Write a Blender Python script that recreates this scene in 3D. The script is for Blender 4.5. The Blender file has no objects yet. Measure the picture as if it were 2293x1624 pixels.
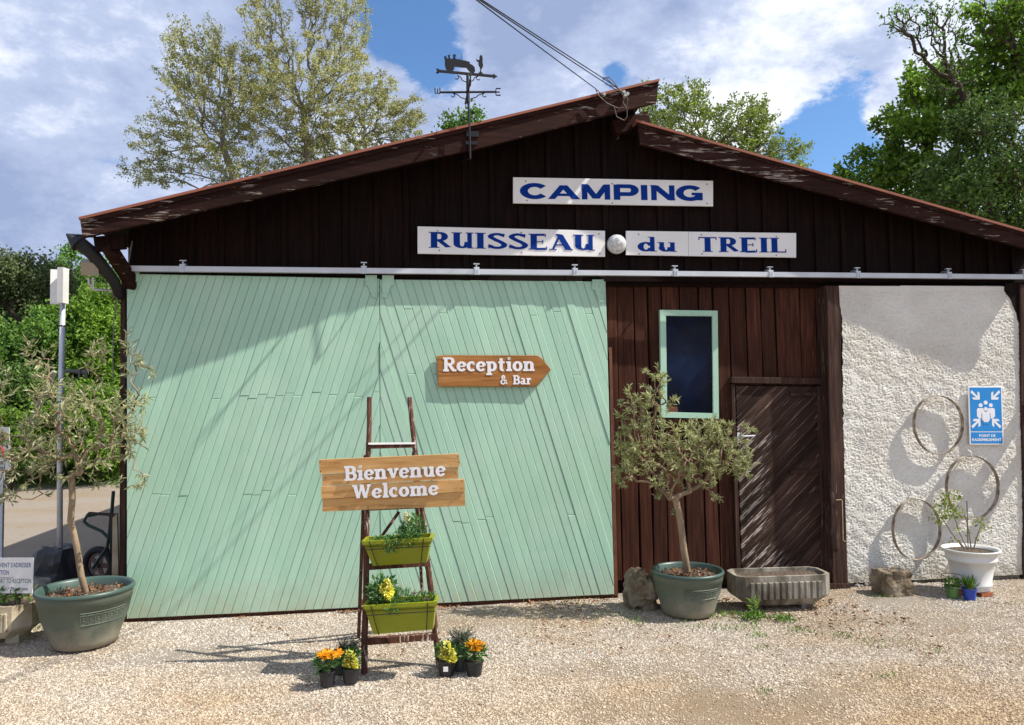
import bpy, math, random
import numpy as np
from mathutils import Vector, Matrix, noise as mnoise
random.seed(7); rng = np.random.default_rng(7)
S = bpy.context.scene; COL = S.collection
R_ = math.radians
# ---------------------------------------------------------------- camera, sky, sun, exposure
FPX = 1700.0; YAW = R_(7.8); PIT = R_(2.6); ROLL = 0.0125
CAM = Vector((-0.96, -7.0, 1.88))
Fv = Vector((math.sin(YAW)*math.cos(PIT), math.cos(YAW)*math.cos(PIT), math.sin(PIT)))
r0 = Vector((math.cos(YAW), -math.sin(YAW), 0)); u0 = r0.cross(Fv)
Rv = r0*math.cos(ROLL) - u0*math.sin(ROLL); Uv = u0*math.cos(ROLL) + r0*math.sin(ROLL)
cd = bpy.data.cameras.new('camera'); cam = bpy.data.objects.new('camera', cd); COL.objects.link(cam)
cd.sensor_width = 36; cd.lens = FPX/2293*36; cd.clip_end = 2000; cd.clip_start = .05
M = Matrix((Rv, Uv, -Fv)).transposed().to_4x4(); M.translation = CAM; cam.matrix_world = M
S.camera = cam
SUN_EL = R_(51); SUN_AZ = R_(17)       # azimuth: sun stands to the right, 15 deg in front of the facade plane
W = bpy.data.worlds.new('World'); S.world = W; W.use_nodes = True
sd = bpy.data.lights.new('sun', 'SUN'); sun = bpy.data.objects.new('sun', sd); COL.objects.link(sun)
sd.energy = 5.0; sd.angle = R_(.5); sd.color = (1, .95, .86)
sun.rotation_euler = Vector((-math.cos(SUN_EL)*math.cos(SUN_AZ), math.cos(SUN_EL)*math.sin(SUN_AZ), -math.sin(SUN_EL))).to_track_quat('-Z', 'Y').to_euler()
sun.location = (20, -6, 25)
S.view_settings.view_transform = 'Standard'; S.view_settings.look = 'None'
S.view_settings.exposure = 0.55; S.view_settings.gamma = 1; S.view_settings.use_curve_mapping = False
S.render.engine = 'CYCLES'

def ray(px, py):
    return (Fv + Rv*((px-1146.5)/FPX) - Uv*((py-812)/FPX))
def fp(px, py, y=0.0):                 # a point of the vertical plane y
    d = ray(px, py); return CAM + d*((y-CAM.y)/d.y)
def gp(px, py, z=0.0):                 # a point of the ground
    d = ray(px, py); return CAM + d*((z-CAM.z)/d.z)
def dp(px, py, dep):                   # a point at a depth
    return CAM + ray(px, py)*dep
def depth_of(p): return (Vector(p)-CAM).dot(Fv)
def px_m(p): return FPX/depth_of(p)    # D pixels per metre there

# ---------------------------------------------------------------- world: physical sky + broken clouds
nt = W.node_tree; N = nt.nodes; L = nt.links; N.clear()
out = N.new('ShaderNodeOutputWorld'); bg = N.new('ShaderNodeBackground')
sky = N.new('ShaderNodeTexSky'); sky.sky_type = 'NISHITA'; sky.sun_disc = False
sky.sun_elevation = SUN_EL; sky.sun_rotation = R_(90) + SUN_AZ; sky.altitude = 200; sky.air_density = 1.0; sky.dust_density = .6; sky.ozone_density = 2.0
bg.inputs['Strength'].default_value = 0.062
def wmath(op, a, b=None, c=None, clamp=False):
    n = N.new('ShaderNodeMath'); n.operation = op; n.use_clamp = clamp
    for i, v in enumerate((a, b, c)):
        if v is None: continue
        if isinstance(v, (int, float)): n.inputs[i].default_value = v
        else: L.new(v, n.inputs[i])
    return n.outputs[0]
tc = N.new('ShaderNodeTexCoord')
def wnoise(scale, det, off, rough=.55, stretch=(1, 1, 1.8), dist=.0):
    mp = N.new('ShaderNodeMapping'); mp.inputs['Location'].default_value = off; mp.inputs['Scale'].default_value = stretch
    L.new(tc.outputs['Generated'], mp.inputs['Vector'])
    n = N.new('ShaderNodeTexNoise'); n.inputs['Scale'].default_value = scale; n.inputs['Detail'].default_value = det
    n.inputs['Roughness'].default_value = rough; n.inputs['Distortion'].default_value = dist
    L.new(mp.outputs[0], n.inputs['Vector']); return n.outputs['Fac']
n1 = wnoise(3.2, 9, (3.1, 1.7, .4), .56)
n2 = wnoise(2.2, 7, (7.3, .2, 5.5), .5)
n3 = wnoise(9, 9, (1.3, 6.2, 2.5), .66)
n4 = wnoise(14, 6, (4.3, 2.2, 8.5), .6)
cover = wmath('ADD', wmath('ADD', n1, .11), wmath('MULTIPLY', wmath('SUBTRACT', n3, .5), .42))
def blob(px, py, rad, amt):            # opens (+) or closes (-) the cloud cover around one direction of the sky
    d = ray(px, py).normalized()
    vm = N.new('ShaderNodeVectorMath'); vm.operation = 'DISTANCE'; vm.inputs[1].default_value = d
    nm = N.new('ShaderNodeVectorMath'); nm.operation = 'NORMALIZE'; L.new(tc.outputs['Generated'], nm.inputs[0]); L.new(nm.outputs[0], vm.inputs[0])
    e = wmath('POWER', 2.718, wmath('MULTIPLY', wmath('POWER', wmath('DIVIDE', wmath('MAXIMUM', wmath('ADD', vm.outputs['Value'], wmath('MULTIPLY', wmath('SUBTRACT', n4, .5), rad*2.4)), 0.0), rad), 2.0), -1.0))
    return wmath('MULTIPLY', e, amt)
for b in ((985, 170, .05, .30), (930, 60, .05, .26), (1850, 290, .062, .36), (1372, 160, .02, .22), (205, 445, .025, .18), (1750, 60, .12, -.12), (1500, 120, .10, -.06),
          (300, 150, .25, -.2), (80, 545, .06, -.1), (1220, 150, .09, -.18), (1150, 330, .1, -.12), (1650, 300, .06, -.12), (860, 10, .05, .2), (1020, 120, .03, -.1)):
    cover = wmath('SUBTRACT', cover, blob(*b))
mask = N.new('ShaderNodeMapRange'); mask.interpolation_type = 'SMOOTHSTEP'
L.new(cover, mask.inputs['Value']); mask.inputs['From Min'].default_value = .455; mask.inputs['From Max'].default_value = .57
ramp = N.new('ShaderNodeValToRGB'); cr = ramp.color_ramp
cr.elements[0].position = .40; cr.elements[0].color = (3.9, 4.9, 7.6, 1)
cr.elements[1].position = .62; cr.elements[1].color = (14.0, 14.3, 15.2, 1)
e = cr.elements.new(.50); e.color = (6.2, 7.2, 9.8, 1)
L.new(wmath('ADD', wmath('MULTIPLY', n2, .62), wmath('MULTIPLY', n3, .38)), ramp.inputs[0])
skyt = N.new('ShaderNodeMix'); skyt.data_type = 'RGBA'; skyt.blend_type = 'MULTIPLY'; skyt.inputs[0].default_value = 1
L.new(sky.outputs[0], skyt.inputs[6]); skyt.inputs[7].default_value = (1.25, 1.65, 2.0, 1)
mx = N.new('ShaderNodeMix'); mx.data_type = 'RGBA'
L.new(mask.outputs[0], mx.inputs[0]); L.new(skyt.outputs[2], mx.inputs[6]); L.new(ramp.outputs[0], mx.inputs[7])
L.new(mx.outputs[2], bg.inputs['Color']); L.new(bg.outputs[0], out.inputs[0])

# ---------------------------------------------------------------- materials
def newmat(name):
    m = bpy.data.materials.new(name); m.use_nodes = True
    return m, m.node_tree, m.node_tree.nodes['Principled BSDF']
def setin(b, k, v):
    if k in b.inputs: b.inputs[k].default_value = v
def texnode(t, kind, scale, det=4, stretch=(1, 1, 1), rough=.5, coord='Object', dist=0):
    tcn = t.nodes.new('ShaderNodeTexCoord'); mp = t.nodes.new('ShaderNodeMapping'); mp.inputs['Scale'].default_value = stretch
    t.links.new(tcn.outputs[coord], mp.inputs['Vector'])
    n = t.nodes.new(kind); n.inputs['Scale'].default_value = scale
    if 'Detail' in n.inputs: n.inputs['Detail'].default_value = det
    if 'Roughness' in n.inputs: n.inputs['Roughness'].default_value = rough
    if 'Distortion' in n.inputs: n.inputs['Distortion'].default_value = dist
    t.links.new(mp.outputs[0], n.inputs['Vector']); return n
def rampn(t, src, stops):
    r = t.nodes.new('ShaderNodeValToRGB'); c = r.color_ramp
    c.elements[0].position = stops[0][0]; c.elements[0].color = (*stops[0][1], 1)
    c.elements[1].position = stops[-1][0]; c.elements[1].color = (*stops[-1][1], 1)
    for p, col in stops[1:-1]:
        q = c.elements.new(p); q.color = (*col, 1)
    t.links.new(src, r.inputs[0]); return r.outputs[0]
def mixn(t, fac, a, b, mode='MIX'):
    m = t.nodes.new('ShaderNodeMix'); m.data_type = 'RGBA'; m.blend_type = mode
    for i, v in ((0, fac), (6, a), (7, b)):
        if isinstance(v, (int, float)): m.inputs[i].default_value = v
        elif isinstance(v, tuple): m.inputs[i].default_value = (*v, 1)
        else: t.links.new(v, m.inputs[i])
    return m.outputs[2]
def maprange(t, src, a, b, c=0., d=1.):
    m = t.nodes.new('ShaderNodeMapRange'); t.links.new(src, m.inputs[0])
    for i, v in enumerate((a, b, c, d)): m.inputs[i+1].default_value = v
    return m.outputs[0]
def bumpn(t, b, src, st, dist=.01, prev=None):
    n = t.nodes.new('ShaderNodeBump'); n.inputs['Strength'].default_value = st; n.inputs['Distance'].default_value = dist
    t.links.new(src, n.inputs['Height'])
    if prev: t.links.new(prev, n.inputs['Normal'])
    t.links.new(n.outputs[0], b.inputs['Normal']); return n.outputs[0]
def M_basic(name, stops, scale=8, rough=.7, bump=.2, bscale=40, stretch=(1, 1, 1), bdist=.005, metal=0, objvar=.0, spec=.4, flake=None):
    m, t, b = newmat(name)
    n = texnode(t, 'ShaderNodeTexNoise', scale, 5, stretch)
    c = rampn(t, n.outputs['Fac'], stops)
    if flake:                          # flake = (colour, threshold, scale, stretch)
        fnn = texnode(t, 'ShaderNodeTexNoise', flake[2], 6, flake[3], .65)
        c = mixn(t, maprange(t, fnn.outputs['Fac'], flake[1], flake[1]+.05), c, flake[0])
    if objvar:
        oi = t.nodes.new('ShaderNodeObjectInfo'); v = maprange(t, oi.outputs['Random'], 0, 1, 1-objvar, 1+objvar)
        hs = t.nodes.new('ShaderNodeHueSaturation'); t.links.new(v, hs.inputs['Value']); t.links.new(c, hs.inputs['Color']); c = hs.outputs[0]
    t.links.new(c, b.inputs['Base Color']); setin(b, 'Roughness', rough); setin(b, 'Metallic', metal); setin(b, 'Specular IOR Level', spec)
    if bump:
        bn = texnode(t, 'ShaderNodeTexNoise', bscale, 6, stretch, .6); bumpn(t, b, bn.outputs['Fac'], bump, bdist)
    return m
def M_wood(name, dark, mid, light, axis='z', scale=6, rough=.75, bump=.5, objvar=.15, flake=None, knots=None, ratio=.06):
    st = {'x': (ratio, 1, 1), 'z': (1, 1, ratio), 'y': (1, ratio, 1)}[axis]
    m, t, b = newmat(name)
    n = texnode(t, 'ShaderNodeTexNoise', scale*6, 8, st, .62, dist=.4)
    c = rampn(t, n.outputs['Fac'], [(.3, dark), (.5, mid), (.68, light)])
    big = texnode(t, 'ShaderNodeTexNoise', 1.7, 3)
    c = mixn(t, maprange(t, big.outputs['Fac'], .35, .65, 0, .55), c, tuple(x*.55 for x in mid))
    if flake:
        fnn = texnode(t, 'ShaderNodeTexNoise', flake[1]*5, 8, {'x': (.08, 1, 1), 'z': (1, 1, .08), 'y': (1, .08, 1)}[axis], .7)
        msk = texnode(t, 'ShaderNodeTexNoise', 1.9, 4)
        v = t.nodes.new('ShaderNodeMath'); v.operation = 'MULTIPLY_ADD'; t.links.new(msk.outputs['Fac'], v.inputs[0]); v.inputs[1].default_value = .5; t.links.new(fnn.outputs['Fac'], v.inputs[2])
        c = mixn(t, maprange(t, v.outputs[0], flake[2], flake[2]+.05), c, flake[0])
    if knots:
        vo = texnode(t, 'ShaderNodeTexVoronoi', knots[1]); 
        c = mixn(t, maprange(t, vo.outputs['Distance'], knots[2], knots[2]*.5), c, knots[0])
    if objvar:
        oi = t.nodes.new('ShaderNodeObjectInfo'); v = maprange(t, oi.outputs['Random'], 0, 1, 1-objvar, 1+objvar)
        hs = t.nodes.new('ShaderNodeHueSaturation'); t.links.new(v, hs.inputs['Value']); t.links.new(c, hs.inputs['Color']); c = hs.outputs[0]
    t.links.new(c, b.inputs['Base Color']); setin(b, 'Roughness', rough); setin(b, 'Specular IOR Level', .12)
    bumpn(t, b, n.outputs['Fac'], bump, .004)
    return m
def M_leaf(name, c1, c2, c3, trans=.35, rough=.55, nscale=.8):
    m, t, b = newmat(name)
    g = t.nodes.new('ShaderNodeNewGeometry')
    c = rampn(t, g.outputs['Random Per Island'], [(0, c1), (.55, c2), (1, c3)])
    n = texnode(t, 'ShaderNodeTexNoise', nscale, 3)
    hs = t.nodes.new('ShaderNodeHueSaturation'); t.links.new(c, hs.inputs['Color']); t.links.new(maprange(t, n.outputs['Fac'], .3, .7, .65, 1.3), hs.inputs['Value'])
    t.links.new(hs.outputs[0], b.inputs['Base Color']); setin(b, 'Roughness', rough); setin(b, 'Specular IOR Level', .35)
    tr = t.nodes.new('ShaderNodeBsdfTranslucent'); t.links.new(hs.outputs[0], tr.inputs[0])
    ms = t.nodes.new('ShaderNodeMixShader'); ms.inputs[0].default_value = trans
    t.links.new(b.outputs[0], ms.inputs[1]); t.links.new(tr.outputs[0], ms.inputs[2])
    t.links.new(ms.outputs[0], t.nodes['Material Output'].inputs[0]); return m
def M_flat(name, c, rough=.5, metal=0, spec=.5, bump=0):
    return M_basic(name, [(.3, tuple(x*.93 for x in c)), (.7, tuple(min(1, x*1.06) for x in c))], 6, rough, bump, 30, metal=metal, spec=spec)

green_paint = M_basic('green_paint', [(.3, (.36, .555, .455)), (.7, (.42, .62, .515))], 3, .55, .35, 22, (1, 1, .25), .004, objvar=.035)
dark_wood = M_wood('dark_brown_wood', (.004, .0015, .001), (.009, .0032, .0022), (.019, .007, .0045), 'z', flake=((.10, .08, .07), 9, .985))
brown_wood = M_wood('brown_stained_wood', (.022, .008, .005), (.062, .022, .013), (.105, .040, .023), 'z', flake=((.22, .17, .14), 8, .98), objvar=.3)
post_wood = M_wood('weathered_post_wood', (.022, .011, .008), (.055, .030, .022), (.10, .06, .048), 'z', flake=((.24, .19, .17), 8, .90))
barge_wood = M_wood('flaking_bargeboard_paint', (.015, .005, .0035), (.028, .0105, .0075), (.044, .017, .012), 'x', flake=((.30, .25, .21), 7, .855), knots=((.30, .23, .17), 3.1, .085))
door_wood = M_wood('weathered_door_wood', (.014, .008, .006), (.042, .023, .017), (.15, .095, .07), 'z', scale=5, flake=((.36, .31, .27), 6, .85), knots=((.50, .27, .10), 3.4, .075), objvar=.45)
pine_wood = M_wood('oiled_pine_plank', (.42, .20, .065), (.70, .40, .155), (.80, .50, .22), 'x', scale=4, rough=.6, bump=.3, objvar=.08, knots=((.26, .11, .04), 4.0, .10))
oak_wood = M_wood('stained_sign_wood', (.20, .08, .022), (.38, .165, .05), (.50, .24, .085), 'x', scale=4.5, rough=.5, bump=.3, objvar=0)
ladder_wood = M_wood('worn_red_brown_ladder_wood', (.045, .018, .012), (.10, .042, .028), (.18, .09, .065), 'z', flake=((.52, .44, .38), 9, .83), objvar=.1)
sheet_metal = M_flat('terracotta_roof_sheet', (.27, .090, .052), .7)
steel = M_basic('galvanised_steel', [(.3, (.50, .53, .56)), (.7, (.64, .67, .70))], 5, .42, .1, 20, metal=.35, spec=.5)
rail_paint = M_basic('grey_aluminium_rail', [(.3, (.50, .52, .55)), (.7, (.62, .64, .67))], 4, .4, .05, 20, metal=.25)
iron_black = M_flat('black_iron', (.012, .012, .014), .5, .3)
rust = M_basic('rust_brown_steel', [(.3, (.10, .034, .018)), (.7, (.18, .065, .033))], 9, .7, .3, 50)
white_sign = M_basic('white_sign_panel', [(.3, (.78, .77, .74)), (.7, (.86, .85, .82))], 3, .5, .0)
blue_ink = M_flat('blue_lettering', (.003, .034, .24), .8, spec=.1)
white_ink = M_flat('white_lettering', (.80, .80, .82), .5)
sky_ink = M_flat('blue_sign_face', (.012, .235, .62), .4)
black_ink = M_flat('dark_lettering', (.03, .035, .07), .5)
teal_ink = M_flat('teal_lettering', (.015, .11, .12), .5)
red_ink = M_flat('red_ring', (.45, .02, .02), .5)
stucco = M_basic('rough_white_stucco', [(.3, (.66, .64, .575)), (.7, (.78, .76, .69))], 1.6, .95, .7, 110, bdist=.004, spec=.15, flake=((.42, .33, .20), .74, 2.2, (1, 1, 1)))
stone = M_basic('brown_grey_stone', [(.3, (.085, .065, .042)), (.5, (.19, .15, .10)), (.72, (.33, .28, .21))], 5, .95, .9, 26, bdist=.02, spec=.1)
grey_stone = M_basic('grey_stone', [(.3, (.12, .11, .10)), (.5, (.24, .22, .20)), (.72, (.38, .36, .32))], 5, .95, .9, 26, bdist=.02, spec=.1)
concrete = M_basic('mossy_concrete', [(.28, (.045, .034, .024)), (.46, (.15, .13, .10)), (.72, (.40, .37, .31))], 7, .95, .8, 45, (1, 1, .35), bdist=.01, spec=.1)
concrete2 = M_basic('cream_moulded_stone', [(.28, (.20, .14, .07)), (.5, (.42, .35, .24)), (.7, (.55, .49, .36))], 4, .9, .6, 45, bdist=.008, spec=.1)
def M_dirty(name, stops, dirt, z0, z1, rough=.6, scale=3, bump=.15, bsc=60, stretch=(1, 1, 1), bd=.005, objvar=0, dmax=.85, spec=.3, fade=None):
    """a surface with splash dirt that sits low down on it (world height z0..z1) with a ragged edge"""
    m = M_basic(name, stops, scale, rough, bump, bsc, stretch, bd, objvar=objvar, spec=spec); t = m.node_tree; b = t.nodes['Principled BSDF']
    src = b.inputs['Base Color'].links[0].from_socket; g = t.nodes.new('ShaderNodeNewGeometry'); sx = t.nodes.new('ShaderNodeSeparateXYZ'); t.links.new(g.outputs['Position'], sx.inputs[0])
    n = t.nodes.new('ShaderNodeTexNoise'); n.inputs['Scale'].default_value = 7; n.inputs['Detail'].default_value = 9; n.inputs['Roughness'].default_value = .7; t.links.new(g.outputs['Position'], n.inputs['Vector'])
    ad = t.nodes.new('ShaderNodeMath'); ad.operation = 'MULTIPLY_ADD'; t.links.new(n.outputs['Fac'], ad.inputs[0]); ad.inputs[1].default_value = -(z1-z0)*2.2; t.links.new(sx.outputs['Z'], ad.inputs[2])
    f = maprange(t, ad.outputs[0], z0-(z1-z0)*1.1, z1-(z1-z0)*1.1, dmax, 0)
    c = mixn(t, f, src, dirt)
    if fade:
        n2_ = t.nodes.new('ShaderNodeTexNoise'); n2_.inputs['Scale'].default_value = 1.6; n2_.inputs['Detail'].default_value = 8; n2_.inputs['Roughness'].default_value = .65; t.links.new(g.outputs['Position'], n2_.inputs['Vector'])
        c = mixn(t, maprange(t, n2_.outputs['Fac'], .45, .7, 0, .6), c, fade)
    t.links.new(c, b.inputs['Base Color']); return m
green_paint = M_dirty('green_paint', [(.3, (.345, .555, .415)), (.7, (.405, .63, .475))], (.42, .40, .28), .0, .34, .55, 3, .45, 26, (1, 1, .22), .004, .05, .55, .35, (.47, .63, .50))
stucco = M_dirty('rough_white_stucco', [(.3, (.64, .615, .55)), (.7, (.78, .76, .69))], (.30, .265, .20), .02, .22, .95, 1.6, .7, 110, (1, 1, 1), .004, dmax=.7, spec=.1, fade=(.60, .56, .46))
pot_green = M_dirty('dusty_green_plastic', [(.3, (.095, .118, .090)), (.7, (.135, .155, .118))], (.32, .27, .20), .0, .20, .7, 3, dmax=.7)
pot_rim = M_flat('green_plastic_rim', (.045, .080, .066), .4)
pot_white = M_flat('white_plastic', (.66, .66, .63), .45)
pot_black = M_flat('black_nursery_plastic', (.018, .018, .022), .45)
pot_lime = M_flat('lime_plastic', (.235, .265, .006), .38)
pot_blue = M_flat('blue_plastic', (.015, .055, .36), .35)
pot_sage = M_flat('sage_green_plastic', (.10, .20, .055), .5)
brick_m = M_flat('terracotta_brick', (.38, .12, .05), .8, bump=.3)
soil = M_basic('dark_soil', [(.3, (.03, .02, .014)), (.6, (.10, .07, .05)), (.75, (.30, .24, .18))], 45, .95, .9, 60, bdist=.01)
bark = M_basic('olive_bark', [(.3, (.17, .12, .075)), (.7, (.33, .245, .155))], 12, .9, .6, 60, (1, 1, .3))
bark_dark = M_basic('dark_bark', [(.3, (.045, .035, .025)), (.7, (.11, .09, .065))], 6, .95, .6, 20, (1, 1, .3))
bark_grey = M_basic('pale_bark', [(.3, (.17, .155, .11)), (.7, (.30, .28, .21))], 6, .95, .4, 20, (1, 1, .3))
olive_leaf = M_leaf('olive_leaf', (.24, .27, .09), (.39, .42, .18), (.60, .61, .38), .45, .42, 3)
olive_leaf2 = M_leaf('narrow_olive_leaf', (.23, .25, .10), (.38, .39, .19), (.60, .59, .40), .45, .42, 3)
leaf_poplar = M_leaf('young_poplar_leaf', (.26, .27, .09), (.44, .45, .17), (.58, .57, .28), .55)
leaf_bright = M_leaf('fresh_green_leaf', (.08, .17, .014), (.17, .31, .03), (.27, .42, .055), .45)
leaf_yellow = M_leaf('yellow_green_leaf', (.14, .20, .03), (.24, .32, .05), (.33, .40, .09), .5)
leaf_mid = M_leaf('mid_green_leaf', (.06, .14, .02), (.12, .255, .035), (.21, .36, .06), .42)
leaf_dark = M_leaf('dark_green_leaf', (.04, .085, .014), (.09, .175, .03), (.18, .28, .06), .3)
leaf_small = M_leaf('bedding_leaf', (.04, .13, .03), (.09, .22, .05), (.16, .30, .08), .35, nscale=8)
leaf_lav = M_leaf('lavender_leaf', (.07, .10, .06), (.12, .16, .10), (.17, .16, .17), .3, nscale=8)
petal_or = M_leaf('orange_petal', (.80, .30, .004), (.88, .40, .008), (.92, .50, .02), .3, nscale=8)
petal_ye = M_leaf('yellow_petal', (.78, .72, .06), (.88, .83, .14), (.92, .88, .32), .3, nscale=8)
petal_cr = M_leaf('cream_petal', (.62, .60, .30), (.75, .72, .42), (.8, .78, .55), .3, nscale=8)
petal_pk = M_leaf('pink_petal', (.5, .12, .25), (.6, .2, .35), (.7, .3, .45), .3, nscale=8)
dead_leaf = M_leaf('dead_leaf', (.12, .05, .02), (.25, .12, .05), (.38, .22, .10), .1, nscale=5)
leaf_hill = M_leaf('hill_leaf', (.045, .075, .02), (.10, .14, .045), (.18, .21, .085), .35)
grass_m = M_leaf('grass_blade', (.05, .12, .015), (.10, .20, .03), (.22, .27, .07), .35, nscale=.5)
def M_glass():
    m, t, b = newmat('dark_window_glass')
    nn = texnode(t, 'ShaderNodeTexNoise', 1.8, 5, (1, 1, .8), .5, dist=1.2); t.links.new(rampn(t, nn.outputs['Fac'], [(.4, (.0004, .001, .006)), (.55, (.001, .004, .022)), (.70, (.006, .014, .042))]), b.inputs['Base Color']); setin(b, 'Roughness', .03); setin(b, 'Specular IOR Level', .12)  # faint blue tints in the base colour stand in for reflections
    n = texnode(t, 'ShaderNodeTexNoise', 2.2, 2); bumpn(t, b, n.outputs['Fac'], .12, .03); return m
glass = M_glass()
lampglass = M_basic('ribbed_lamp_glass', [(.3, (.42, .42, .42)), (.7, (.75, .75, .76))], 30, .15, .6, 60, spec=.8)
def sandy(t, c):
    """the yard turns to a finer, warmer sand a couple of metres out from the wall"""
    g = t.nodes.new('ShaderNodeNewGeometry'); sx = t.nodes.new('ShaderNodeSeparateXYZ'); t.links.new(g.outputs['Position'], sx.inputs[0])
    n = t.nodes.new('ShaderNodeTexNoise'); n.inputs['Scale'].default_value = .9; n.inputs['Detail'].default_value = 8; n.inputs['Roughness'].default_value = .62; t.links.new(g.outputs['Position'], n.inputs['Vector'])
    m = t.nodes.new('ShaderNodeMath'); m.operation = 'MULTIPLY_ADD'; t.links.new(n.outputs['Fac'], m.inputs[0]); m.inputs[1].default_value = 3.0; t.links.new(sx.outputs['Y'], m.inputs[2])
    return mixn(t, maprange(t, m.outputs[0], .2, -1.1, 0, .85), c, mixn(t, 1.0, c, (.95, .86, .73), 'MULTIPLY'))
def M_gravel(name='gravel_ground', fine=True):
    m, t, b = newmat(name)
    v = texnode(t, 'ShaderNodeTexVoronoi', 105); w = texnode(t, 'ShaderNodeTexVoronoi', 130)
    sep = t.nodes.new('ShaderNodeSeparateColor'); t.links.new(v.outputs['Color'], sep.inputs[0])
    c = rampn(t, sep.outputs[0], [(0, (.37, .305, .245)), (.35, (.47, .405, .335)), (.75, (.53, .47, .40)), (1, (.62, .565, .50))])
    n = texnode(t, 'ShaderNodeTexNoise', .55, 7, (1, 1.6, 1), .6)
    c = mixn(t, maprange(t, n.outputs['Fac'], .42, .62, 0, .75), c, mixn(t, 1.0, c, (.90, .77, .60), 'MULTIPLY'))
    n2_ = texnode(t, 'ShaderNodeTexNoise', 2.6, 7, (1, 1, 1), .65)
    c = mixn(t, maprange(t, n2_.outputs['Fac'], .60, .72, 0, .55), c, (.25, .17, .09))
    c = mixn(t, maprange(t, v.outputs['Distance'], .42, .75, 0, .6), c, (.16, .12, .08))
    c = sandy(t, c)
    t.links.new(c, b.inputs['Base Color']); setin(b, 'Roughness', .95); setin(b, 'Specular IOR Level', .1)
    p = bumpn(t, b, v.outputs['Distance'], -.9, .012) if False else None
    inv = t.nodes.new('ShaderNodeMath'); inv.operation = 'SUBTRACT'; inv.inputs[0].default_value = 1; t.links.new(v.outputs['Distance'], inv.inputs[1])
    bumpn(t, b, inv.outputs[0], .8, .012); return m
gravel_m = M_gravel()
def M_pebble():
    m, t, b = newmat('limestone_pebble')
    oi = t.nodes.new('ShaderNodeObjectInfo')
    c = rampn(t, oi.outputs['Random'], [(0, (.27, .215, .165)), (.2, (.40, .345, .28)), (.6, (.50, .45, .385)), (1, (.60, .56, .505))])
    n = texnode(t, 'ShaderNodeTexNoise', .55, 7, (1, 1.6, 1), .6)
    g = t.nodes.new('ShaderNodeNewGeometry'); mp = t.nodes.new('ShaderNodeMapping'); mp.inputs['Scale'].default_value = (1, 1.6, 1)
    t.links.new(g.outputs['Position'], mp.inputs[0]); t.links.new(mp.outputs[0], n.inputs['Vector'])
    c = mixn(t, maprange(t, n.outputs['Fac'], .42, .62, 0, .75), c, mixn(t, 1.0, c, (.90, .77, .60), 'MULTIPLY'))
    c = sandy(t, c)
    t.links.new(c, b.inputs['Base Color']); setin(b, 'Roughness', .9); setin(b, 'Specular IOR Level', .15); return m
pebble_m = M_pebble()
terrain_m = M_basic('woodland_floor', [(.3, (.02, .04, .012)), (.7, (.06, .10, .03))], 1.5, .95, .8, 6, bdist=.2)
meadow_m = M_basic('rough_grass', [(.3, (.06, .11, .02)), (.5, (.11, .18, .035)), (.7, (.22, .22, .08))], 1.4, .95, .8, 12, bdist=.05)

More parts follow.
